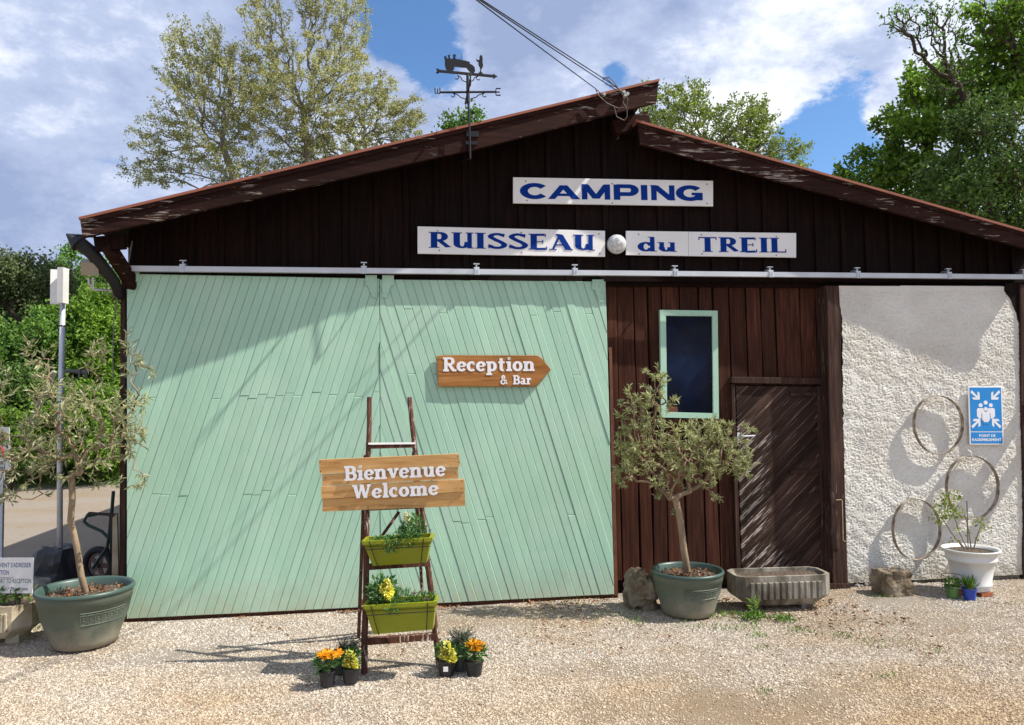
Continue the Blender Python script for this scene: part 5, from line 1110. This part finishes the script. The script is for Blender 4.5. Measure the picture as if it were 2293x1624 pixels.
nursery_pot(g_, cg, 15/sg, 26/sg, pot_sage); V, F = bush_leaves(cg+Vector((0, 0, .135)), (.07, .06, .045), 180, .03, .5, .4); npmesh('foliage', V, F, leaf_mid, g_)
mb = MB()
for z in (.10, .20): mb.tube([cg+Vector((math.cos(k/12*2*math.pi)*.085, math.sin(k/12*2*math.pi)*.085, z)) for k in range(13)], .0025, 4, False)
for k in range(4): a = k*math.pi/2+.6; mb.tube([cg+Vector((math.cos(a)*.085, math.sin(a)*.085, .04)), cg+Vector((math.cos(a)*.085, math.sin(a)*.085, .20))], .0025, 4)
mb.build('wire_guard', iron_black, g_)
cb = gp(2171, 1342); b_ = thing('potted_chives', 'small bright blue pot with grassy chives', 'flower pot', cb); nursery_pot(b_, cb, 15/sg, 24/sg, pot_blue)
C = np.tile(np.array(cb+Vector((0, 0, .09))), (90, 1))+rng.normal(size=(90, 3))*np.array([.02, .02, .0]); D = rng.normal(size=(90, 3))*.35; D[:, 2] = 1; V, F = leaves(C, D, .12, .045, .1, .3); npmesh('foliage', V, F, leaf_mid, b_)

# ================================================================ LEFT SIDE: mast, notices, wheelbarrow, leaning pole
pm = gp(134, 1345); mast = thing('antenna_mast', 'grey metal pole with a white antenna box on top, left of the barn', 'mast', pm)
dm = depth_of(pm); MB().tube([pm+Vector((0, 0, -.05)), dp(134, 1000, dm), dp(141, 660, dm)], [.027, .025, .024], 14).build('pole', steel, mast, True)
mb = MB(); mb.box(dp(141, 640, dm-.05), (.055, .10, .335), -.1); mb.build('antenna_panel', pot_white, mast)
mb = MB(); mb.box(dp(127, 643, dm+.03), (.10, .045, .33), .25); mb.build('antenna_case', white_sign, mast)
mb = MB(); mb.tube([dp(147, 831, dm), dp(172, 832, dm)], .016, 8); mb.tube([dp(172, 832, dm), dp(200, 835, dm)], .022, 8); mb.box(dp(180, 835, dm), (.02, .06, .09)); mb.box(dp(196, 835, dm), (.02, .06, .10)); mb.build('side_arm', M_flat('dark_bracket', (.07, .075, .08), .5), mast)
mb = MB()
for yy in (730, 900, 1060): 
    c_ = dp(139-(yy-700)*.01, yy, dm); mb.tube([c_+Vector((0, 0, -.006)), c_+Vector((0, 0, .006))], .029, 12)
mb.build('pole_bands', iron_black, mast)
wood_pole = MB().tube([gp(-6, 1098)*.6+gp(-6, 1098)*.4, dp(60, 970, depth_of(gp(-6, 1098))-.2), dp(122, 832, depth_of(gp(-6, 1098))-.5)], [.075, .07, .05], 8).build('leaning_pole', bark_grey); wood_pole['label'] = 'pale bare wooden pole leaning across the grass at far left'; wood_pole['category'] = 'pole'
# white notice
nd = 6.05; nq = [(-120, 1328), (-120, 1250), (75, 1249), (72, 1329)]
nt_ = thing('notice_board', 'white notice reading RECEPTION in blue, behind the cream trough', 'sign', dp(-20, 1330, nd))
P4 = [dp(x, y, nd) for x, y in nq]; nN = (P4[2]-P4[1]).cross(P4[0]-P4[1]).normalized()
if nN.dot(Fv) > 0: nN = -nN
MB().hexa([p for p in P4]+[p-nN*.008 for p in P4]).build('panel', white_sign, nt_)
mb = MB()
for x in (-90, 40): a = dp(x, 1300, nd+.02); mb.bar(a, Vector((a.x, a.y, -.02)), .03, .03, (1, 0, 0))
mb.build('stakes', bark_dark, nt_)
for tx, xa, xb, yb, h, mt in (("DOIVENT S'ADRESSER", -16, 70, 1270.5, 10.5, blue_ink), ('A LA RECEPTION', -42, 20, 1287, 10.5, blue_ink), ('REPORT TO RECEPTION', -17, 69.5, 1306, 10.5, teal_ink)):
    smalltext(tx, dp(xa, yb, nd), dp(xb, yb, nd), h/px_m(P4[2]), mt, nt_, nN, bold=.006)
smalltext('Merci / Thank you', dp(-8, 1323.5, nd), dp(63, 1322, nd), 8/px_m(P4[2]), black_ink, nt_, nN, bold=.015, shear=.25)
MB().hexa([dp(-110, 1294.4, nd-.001), dp(30, 1294.4, nd-.001), dp(30, 1293.4, nd-.001), dp(-110, 1293.4, nd-.001)]+[dp(-110, 1294.4, nd), dp(30, 1294.4, nd), dp(30, 1293.4, nd), dp(-110, 1293.4, nd)]).build('rule_line', black_ink, nt_)
# picture sign at the very edge
ed = 8.4; es = thing('picture_sign', 'pale printed board with a red ring, cut by the left edge', 'sign', dp(-20, 1060, ed))
P4 = [dp(x, y, ed) for x, y in ((-95, 1062), (-95, 958), (20, 956), (23, 1052))]; eN = (P4[2]-P4[1]).cross(P4[0]-P4[1]).normalized()
if eN.dot(Fv) > 0: eN = -eN
MB().hexa(P4+[p-eN*.012 for p in P4]).build('panel', M_flat('pale_grey_print', (.55, .56, .57)), es)
P4 = [dp(x, y, ed-.003) for x, y in ((-94, 990), (-94, 970), (19, 968), (20, 984))]; MB().add(P4, [(0, 1, 2, 3)]).build('printed_photo', M_basic('brown_photo_print', [(.3, (.45, .25, .14)), (.7, (.55, .42, .3))], 12, .6, 0), es)
P4 = [dp(x, y, ed-.003) for x, y in ((-94, 998), (-94, 990.5), (20, 985), (20, 993))]; MB().add(P4, [(0, 1, 2, 3)]).build('printed_grass', M_flat('green_photo_print', (.22, .38, .10)), es)
mb = MB(); cc = [(-5+11*math.cos(t*2*math.pi/24), 1011+11*math.sin(t*2*math.pi/24)) for t in range(25)]; mb.tube([dp(x, y, ed-.01) for x, y in cc], .012, 6, False); mb.build('red_ring', red_ink, es)
mb = MB(); mb.bar(dp(-12, 1004, ed-.01), dp(2, 1018, ed-.01), .01, .012, (0, 1, 0)); mb.build('ring_bar', red_ink, es)
smalltext('n', dp(1, 1041, ed-.002), dp(7.5, 1041, ed-.002), .062, black_ink, es, eN, bold=.02); smalltext('ni', dp(1, 1057-4, ed-.002), dp(11, 1053, ed-.002), .062, black_ink, es, eN, bold=.02)
mb = MB()
for x in (-80, 5): a = dp(x, 1050, ed+.03); mb.bar(a, Vector((a.x, a.y, -.02)), .04, .04, (1, 0, 0))
mb.build('legs', steel, es)
# wheelbarrow tipped up on its wheel
wcn = gp(222, 1306); dwb = depth_of(wcn); swb = px_m(wcn); wb = thing('wheelbarrow', 'dark green wheelbarrow standing on end in the shade behind the barn corner', 'wheelbarrow', wcn)
hub = dp(222, 1266, dwb); Rw = 43/swb; axd = (Fv*.95+Rv*.2).normalized(); ua = axd.cross(Vector((0, 0, 1))).normalized(); va = ua.cross(axd)
def wring(R1, r, nm, mat, n=32, m=10):
    vs = []; fs = []
    for k in range(n):
        t = 2*math.pi*k/n; dirr = ua*math.cos(t)+va*math.sin(t)
        for j in range(m): s_ = 2*math.pi*j/m; vs.append(hub+dirr*(R1+r*math.cos(s_))+axd*(r*.9*math.sin(s_)))
    for k in range(n):
        for j in range(m): fs.append((k*m+j, ((k+1) % n)*m+j, ((k+1) % n)*m+(j+1) % m, k*m+(j+1) % m))
    return MB().add(vs, fs).build(nm, mat, wb, True)
wring(Rw-.036, .036, 'tyre', M_flat('black_rubber', (.02, .02, .022), .8)); rim_m = M_flat('dusty_wheel_rim', (.16, .10, .085), .6)
wring(Rw-.085, .012, 'rim', rim_m)
mb = MB(); mb.tube([hub-axd*.05, hub+axd*.05], .018, 10)
for k in range(5): t = 2*math.pi*k/5; dirr = ua*math.cos(t)+va*math.sin(t); mb.bar(hub, hub+dirr*(Rw-.08), .05, .012, axd)
mb.build('wheel_spokes', rim_m, wb)
grn = M_flat('dark_green_frame', (.012, .045, .04), .45); mb = MB()
fb = dwb-.1
for off in (0, .34):
    mb.tube([hub+Fv*(off-.12), dp(240, 1225, dwb+off-.12), dp(243, 1205, dwb+off-.12), dp(228, 1190, dwb+off-.12), dp(197, 1176, dwb+off-.12), dp(188, 1168, dwb+off-.12), dp(194, 1156, dwb+off-.12), dp(225, 1150, dwb+off-.12)], .016, 8)
    mb.tube([dp(243, 1210, dwb+off-.12), dp(250, 1150, dwb+off-.12), dp(254, 1100, dwb+off-.12)], .018, 8)
mb.build('frame', grn, wb)
mb = MB(); q = [(246, 1240), (258, 1240), (262, 1150), (200, 1146), (192, 1152), (244, 1156)]; 
P6 = [dp(x, y, dwb-.16) for x, y in q]; P6b = [dp(x, y, dwb+.34) for x, y in q]; n = 6; mb.add(P6+P6b, [tuple(range(n)), tuple(range(2*n-1, n-1, -1))]+[(i, n+i, n+(i+1) % n, (i+1) % n) for i in range(n)]); mb.build('tray', M_flat('black_tray', (.025, .02, .018), .5), wb)

# ================================================================ WEEDS, DEAD LEAVES, GRAVEL
wd = []
for x, y, n, r, ln in ((1688, 1385, 60, .05, .07), (1752, 1388, 70, .06, .05), (1640, 1375, 60, .10, .035), (1600, 1378, 60, .12, .03), (1790, 1412, 40, .06, .03), (1660, 1405, 70, .12, .03), (1700, 1425, 30, .05, .03), (1890, 1425, 30, .05, .03), (1960, 1440, 50, .10, .025), (1560, 1400, 40, .1, .03), (1420, 1395, 40, .1, .03), (1540, 1360, 60, .14, .03), (1290, 1345, 50, .25, .03), (1230, 1348, 30, .2, .025), (2090, 1460, 20, .08, .03), (1975, 1335, 30, .07, .03), (90, 1410, 40, .1, .04), (1715, 1452, 20, .05, .025), (1980, 1515, 16, .04, .03), (1715, 1950-400, 14, .04, .03), (640, 1352, 20, .15, .02), (1380, 1372, 40, .12, .03), (2250, 1350, 40, .2, .02)):
    c_ = gp(x, y); C = np.tile(np.array(c_), (n, 1))+rng.normal(size=(n, 3))*np.array([r, r*.7, 0]); D = rng.normal(size=(n, 3))*.7; D[:, 2] = np.abs(D[:, 2])+.7; wd.append(leaves(C, D, ln, .3, .2, .3))
V, F = joinVF(wd); npmesh('weeds', V, F, leaf_mid, None, label='small weeds sprouting through the gravel by the pots', category='weeds', kind='stuff')
C = [gp(1688, 1382)+Vector((0, 0, z)) for z in (.02, .05, .08, .11, .13) for _ in range(5)]; D = [(math.cos(k*1.3), math.sin(k*1.3), .5) for k in range(25)]
V, F = leaves(np.array([tuple(c) for c in C]), np.array(D), .07, .2, .1, .3); npmesh('sprouting_weed', V, F, leaf_bright, None, label='single bright green weed standing before the concrete trough', category='weed')
n = 2400; px_ = rng.uniform(560, 2290, n); py_ = 1340+rng.exponential(38, n); C = np.array([tuple(gp(float(a), float(b))+Vector((0, 0, .006))) for a, b in zip(px_, py_)]); C[:, 1] = np.minimum(C[:, 1], -.06)
keep = np.array([mnoise.noise((c[0]*1.3, c[1]*1.3, 3)) > .02 for c in C]); C = C[keep]; V, F = leaves(C, rdir(len(C))*np.array([1, 1, .15]), .032, .5, .2); npmesh('dead_leaves', V, F, dead_leaf, None, label='dry brown leaf litter scattered along the wall foot', category='leaf litter', kind='stuff')
n = 26000; xs = rng.uniform(-16, -2.4, n); ys = rng.uniform(11.3, 20, n); zz = []
C = np.stack([xs, ys, np.array([-.06+max(0, min(1, (y-11.2-.35*(x+6)*(x > -6)-mnoise.noise((x*.5, 0, 0))*.7)/4))*.75 for x, y in zip(xs, ys)])], 1); C = C[C[:, 2] > .02]
D = rng.normal(size=(len(C), 3))*.4; D[:, 2] = 1; V, F = leaves(C, D, .28, .09, .1, .4); npmesh('long_grass', V, F, grass_m, None, label='long grass growing along the far edge of the gravel', category='grass', kind='stuff')
n = 900; C = np.stack([rng.uniform(0, 1, n)]*3, 1)
# pebbles by geometry nodes
def pebbles():
    import bmesh
    pebs = []
    for k in range(3):
        bm = bmesh.new(); bmesh.ops.create_icosphere(bm, subdivisions=1, radius=1)
        for v in bm.verts: v.co = Vector((v.co.x*random.uniform(.7, 1.2), v.co.y*random.uniform(.7, 1.1), v.co.z*random.uniform(.5, .8)))
        me = bpy.data.meshes.new('pebble_shape'); bm.to_mesh(me); bm.free(); me.materials.append(pebble_m); pebs.append(me)
    n = 250000; px = rng.uniform(-40, 2340, n*2); d = 4.15+(9.6-4.15)*rng.uniform(0, 1, n*2)**1.1
    lat = (px-1146)/FPX*d; X = CAM.x+math.sin(YAW)*d+math.cos(YAW)*lat; Y = CAM.y+math.cos(YAW)*d-math.sin(YAW)*lat
    ok = (Y < -.01) | (X < xl-.1); dens = np.array([mnoise.noise((x*.55+3, y*1.0, 7))+.5*mnoise.noise((x*1.9, y*2.6, 1)) for x, y in zip(X, Y)]); ok &= rng.uniform(0, 1, len(X)) < np.clip(.95-1.3*np.clip(dens+.02, 0, 1), .12, 1); X, Y = X[ok][:n], Y[ok][:n]
    Z = np.array([.012*mnoise.noise((x*.9, y*.9, 0))+.008*mnoise.noise((x*3, y*3, 2))-.012 for x, y in zip(X, Y)])
    obs = []
    third = len(X)//3
    hold = bpy.data.collections.new('pebble_shapes')
    me = bpy.data.meshes.new('gravel_points'); V = np.stack([X, Y, Z+.001], 1).astype(np.float32); me.vertices.add(len(V)); me.vertices.foreach_set('co', V.ravel()); me.update()
    o = bpy.data.objects.new('gravel', me); COL.objects.link(o); o['label'] = 'loose pale limestone gravel covering the forecourt'; o['category'] = 'gravel'; o['kind'] = 'stuff'
    ng = bpy.data.node_groups.new('scatter_pebbles', 'GeometryNodeTree'); ng.interface.new_socket('Geometry', in_out='INPUT', socket_type='NodeSocketGeometry'); ng.interface.new_socket('Geometry', in_out='OUTPUT', socket_type='NodeSocketGeometry')
    gi = ng.nodes.new('NodeGroupInput'); go = ng.nodes.new('NodeGroupOutput'); mp = ng.nodes.new('GeometryNodeMeshToPoints'); ng.links.new(gi.outputs[0], mp.inputs[0])
    iop = ng.nodes.new('GeometryNodeInstanceOnPoints'); ng.links.new(mp.outputs[0], iop.inputs['Points'])
    ico = ng.nodes.new('GeometryNodeMeshIcoSphere'); ico.inputs['Radius'].default_value = 1; ico.inputs['Subdivisions'].default_value = 1
    sp_ = ng.nodes.new('GeometryNodeSetPosition'); ng.links.new(ico.outputs[0], sp_.inputs[0])
    rvp = ng.nodes.new('FunctionNodeRandomValue'); rvp.data_type = 'FLOAT_VECTOR'; rvp.inputs[0].default_value = (-.22,)*3; rvp.inputs[1].default_value = (.22,)*3; rvp.inputs['Seed'].default_value = 4; ng.links.new(rvp.outputs[0], sp_.inputs['Offset'])
    smt = ng.nodes.new('GeometryNodeSetMaterial'); smt.inputs['Material'].default_value = pebble_m; ng.links.new(sp_.outputs[0], smt.inputs[0]); ng.links.new(smt.outputs[0], iop.inputs['Instance'])
    rv = ng.nodes.new('FunctionNodeRandomValue'); rv.data_type = 'FLOAT_VECTOR'; rv.inputs[0].default_value = (-.5, -.5, 0); rv.inputs[1].default_value = (.5, .5, 6.28); ng.links.new(rv.outputs[0], iop.inputs['Rotation'])
    rs = ng.nodes.new('FunctionNodeRandomValue'); rs.data_type = 'FLOAT'; rs.inputs[2].default_value = 0.; rs.inputs[3].default_value = 1.; rs.inputs['Seed'].default_value = 9
    pw_ = ng.nodes.new('ShaderNodeMath'); pw_.operation = 'POWER'; ng.links.new(rs.outputs[1], pw_.inputs[0]); pw_.inputs[1].default_value = 3.0
    ma = ng.nodes.new('ShaderNodeMath'); ma.operation = 'MULTIPLY_ADD'; ng.links.new(pw_.outputs[0], ma.inputs[0]); ma.inputs[1].default_value = .006; ma.inputs[2].default_value = .0034
    cb_ = ng.nodes.new('ShaderNodeCombineXYZ'); 
    for i in range(2): ng.links.new(ma.outputs[0], cb_.inputs[i])
    mz = ng.nodes.new('ShaderNodeMath'); mz.operation = 'MULTIPLY'; ng.links.new(ma.outputs[0], mz.inputs[0]); mz.inputs[1].default_value = .65; ng.links.new(mz.outputs[0], cb_.inputs[2]); ng.links.new(cb_.outputs[0], iop.inputs['Scale'])
    ng.links.new(iop.outputs[0], go.inputs[0]); md = o.modifiers.new('scatter', 'NODES'); md.node_group = ng
    for p in pebs: bpy.data.meshes.remove(p)
pebbles()

# ================================================================ TREES
def at(px, py, dep): return dp(px, py, dep)
def tr(pts, dep, base_px=None):
    t = [dp(x, y, dep) for x, y in pts]; b = t[0].copy(); b.z = -.1; b.x = t[0].x; return [b, b.lerp(t[0], .5)]+t
T1 = 24.0
# three stems of the tall sparse tree behind the roof
tree('poplar_tree', 'tall sparse tree with pale spring leaves rising behind the roof, left half', 'tree', tr([(560, 520), (530, 420), (500, 330)], T1),
     [(430, 210, 75, 190, T1, 1.6), (500, 250, 90, 170, T1, 2), (360, 330, 80, 90, T1, 1.5), (400, 120, 40, 90, T1, 1), (330, 385, 75, 45, T1, 1), (520, 380, 120, 60, T1, 2), (480, 110, 50, 70, T1, 1.2), (545, 210, 60, 120, T1, 1.5)], 1500, leaf_poplar, bark_grey, 24000, .078, .05, rtip=.0034, pw=.43, bf=.55, group='pale sparse trees behind the roof', bend=.04)
tree('poplar_tree', 'tallest sparse pale tree behind the roof, its top cut by the frame', 'tree', tr([(680, 480), (690, 350), (680, 250)], T1+1),
     [(600, 100, 60, 150, T1, 1.6), (590, -30, 50, 90, T1, 1.2), (760, 60, 75, 130, T1+1, 1.6), (700, 200, 110, 120, T1, 2), (770, 200, 80, 110, T1+1, 1.5), (760, -60, 70, 80, T1+1, 1.5), (600, 250, 80, 110, T1, 2), (700, 0, 40, 80, T1, 1)], 1700, leaf_poplar, bark_grey, 29000, .078, .05, rtip=.0034, pw=.43, bf=.55, group='pale sparse trees behind the roof', bend=.04)
tree('poplar_tree', 'sparse pale tree leaning right toward the weather vane', 'tree', tr([(760, 480), (790, 380), (800, 320)], T1+2),
     [(850, 280, 85, 70, T1+2, 1.5), (760, 330, 110, 70, T1+2, 2), (920, 260, 50, 50, T1+2, .9), (850, 200, 45, 50, T1+2, 1), (680, 350, 90, 60, T1+2, 1.5)], 1000, leaf_poplar, bark_grey, 17000, .078, .05, rtip=.0034, pw=.43, bf=.5, group='pale sparse trees behind the roof', bend=.04)
tree('maple_tree', 'small fresh green treetop peeping over the roof beside the weather vane', 'tree', tr([(1030, 420), (1030, 330)], 26),
     [(1030, 285, 52, 36, 26, 1), (1055, 262, 22, 22, 26, .5), (1010, 300, 36, 22, 26, .7), (1030, 360, 75, 60, 26, 1.4), (1025, 440, 80, 60, 26, 1.5)], 330, leaf_mid, bark_dark, 8500, .13, .12, rtip=.008)
tree('ash_tree', 'yellow green tree behind the ridge, right of the roof peak', 'tree', tr([(1600, 520), (1590, 380), (1580, 330)], 22),
     [(1540, 260, 60, 80, 22, 1.3), (1480, 260, 70, 70, 22, 1.2), (1640, 290, 80, 80, 22, 1.4), (1700, 320, 60, 90, 22, 1.2), (1760, 360, 60, 50, 22, 1), (1560, 215, 35, 40, 22, .8), (1440, 240, 28, 60, 22, .6), (1690, 250, 35, 45, 22, .7), (1590, 340, 120, 60, 22, 1.5), (1590, 430, 130, 70, 22, 1.6)], 1500, leaf_yellow, bark_grey, 18500, .09, .05, rtip=.0034, pw=.43, bf=.5, up=.3, bend=.04)
tree('lime_tree', 'broad leaved green tree over the right roof slope', 'tree', tr([(2130, 700), (2120, 520), (2110, 400)], 15),
     [(2080, 250, 90, 110, 15, 1.3), (2000, 330, 70, 90, 15, 1), (1960, 390, 80, 60, 15, 1), (2100, 400, 140, 90, 15, 1.5), (2160, 200, 90, 100, 15, 1.2), (1900, 395, 40, 30, 15, .5), (2060, 170, 50, 45, 15, .6), (2200, 440, 120, 80, 15, 1.5), (2020, 430, 110, 50, 15, 1), (2150, 540, 130, 70, 15, 1.4)], 800, leaf_bright, bark_dark, 15500, .12, .07, rtip=.006, pw=.42, bf=.4)
tree('oak_tree', 'dark shaded tree at the right edge with mossy limbs', 'tree', tr([(2330, 700), (2320, 520), (2300, 400)], 13),
     [(2220, 330, 110, 110, 12.5, 1.2), (2150, 420, 130, 80, 12.5, 1), (2290, 420, 90, 110, 13, 1.2), (2250, 520, 120, 60, 13, 1), (2180, 270, 60, 50, 12.5, .7), (2330, 620, 130, 90, 13.5, 1.2), (2420, 560, 120, 130, 13.5, 1.3)], 800, leaf_dark, bark_dark, 20000, .085, .07, rtip=.006, pw=.45, bf=.35)
tree('lime_tree', 'fresh green crown in the top right corner', 'tree', tr([(2360, 700), (2350, 400), (2310, 250)], 14),
     [(2230, 60, 60, 60, 14, 1), (2300, 120, 70, 130, 14, 1.2), (2260, 200, 70, 70, 14, 1), (2340, -20, 90, 80, 14, 1), (2180, 20, 30, 25, 14, .4)], 420, leaf_bright, bark_dark, 6500, .11, .07, rtip=.008, pw=.45, bf=.5)
tree('dying_tree', 'half bare dead looking limb with twiggy tips in the top right', 'tree', tr([(2300, 700), (2290, 500), (2260, 400), (2200, 290), (2150, 200)], 13.2),
     [(2100, 110, 60, 60, 13.2, .5), (2030, 50, 60, 45, 13.2, .4), (2000, 40, 30, 30, 13.2, .3), (2120, 40, 40, 40, 13.2, .4), (2140, 180, 60, 60, 13.2, .5), (2080, 30, 50, 30, 13.2, .4), (2190, 260, 60, 60, 13.2, .5)], 420, leaf_mid, bark_dark, 1300, .06, .04, rtip=.004, pw=.44, bf=.45, bend=.12)
# hillside thicket at left
hb = [('thicket_tree', 'dark olive toned tree at the far left edge', (60, 760), [(20, 700, 130, 130, 24, 2.5), (60, 620, 90, 80, 24, 2), (-20, 640, 80, 90, 24, 2)], leaf_hill, 17000, 24, .13),
      ('thicket_tree', 'bright green leafy tree right of the antenna mast', (200, 850), [(210, 760, 110, 110, 21, 2), (230, 850, 90, 80, 21, 2), (250, 700, 60, 60, 21, 1.2)], leaf_bright, 15000, 21, .13),
      ('thicket_tree', 'deep green shrub below the antenna box', (110, 860), [(80, 820, 90, 100, 20, 2), (130, 760, 70, 70, 20, 1.6), (10, 780, 80, 60, 20, 1.5)], leaf_mid, 13000, 20, .12),
      ('thicket_tree', 'shaded dark shrub at far left beyond the picture sign', (20, 980), [(10, 900, 90, 90, 18, 1.6), (60, 900, 80, 70, 18, 1.5)], leaf_dark, 12000, 18, .12),  # shade of this corner is put into the darker leaf colour
      ('thicket_tree', 'bright low shrub at far left above the grass', (20, 1000), [(10, 960, 70, 45, 16.5, 1), (60, 985, 60, 35, 16.5, 1)], leaf_bright, 5000, 16.5, .10),
      ('thicket_tree', 'leafy green shrub just left of the barn corner', (220, 1000), [(210, 940, 90, 80, 17.5, 1.5), (250, 1000, 70, 50, 17.5, 1.2), (160, 970, 60, 60, 17.5, 1.2)], leaf_bright, 11000, 17.5, .11),
      ('thicket_tree', 'tall green tree rising over the hill behind the gutter', (190, 700), [(175, 640, 60, 90, 28, 2), (230, 660, 60, 80, 28, 2), (165, 560, 16, 26, 28, .4), (110, 660, 60, 50, 28, 1.5)], leaf_mid, 10000, 28, .14)]
for nm, lab, b, bl, lm, nl, d_, ls in hb:
    t0 = dp(b[0], b[1], d_); t0.z = max(t0.z, .5); g0 = t0.copy(); g0.z = -.2
    tree(nm, lab, 'tree', [g0, g0.lerp(t0, .5), t0], bl, 300, lm, bark_dark, nl, ls, .13, rtip=.008, group='thicket trees on the left hillside')
for (x_, y_, r_, lab_) in ((9.5, 15.5, 1.6, 'rounded green bush beyond the right end of the barn'), (13.0, 17.0, 2.0, 'tall green bush farther right beyond the barn'), (-4.5, 19.5, 2.0, 'green bush behind the left half of the barn')):
    c_ = Vector((x_, y_, 1.7)); rt_ = thing('bush', lab_, 'bush', (x_, y_, 0)); V, F = bush_leaves(c_, (r_, r_, 1.8), 6500, .14, .6); npmesh('foliage', V, F, leaf_mid, rt_)
    mb = MB(); stems(mb, (x_, y_, 0), [c_+Vector((random.uniform(-1, 1), random.uniform(-1, 1), .6)) for _ in range(7)], .03); mb.build('stems', bark_dark, rt_)
# distant wood on the slope
n = 60000; xs = rng.uniform(-60, 50, n); ys = rng.uniform(30, 60, n); C = np.stack([xs, ys, (ys-22)*.22+rng.uniform(0, 1, n)*(2.6+1.5*np.sin(xs*.5))], 1)
V, F = leaves(C, rdir(n), .34, .7); npmesh('far_wood', V, F, leaf_mid, None, label='distant green wood covering the slope behind the barn', category='wood', kind='stuff')
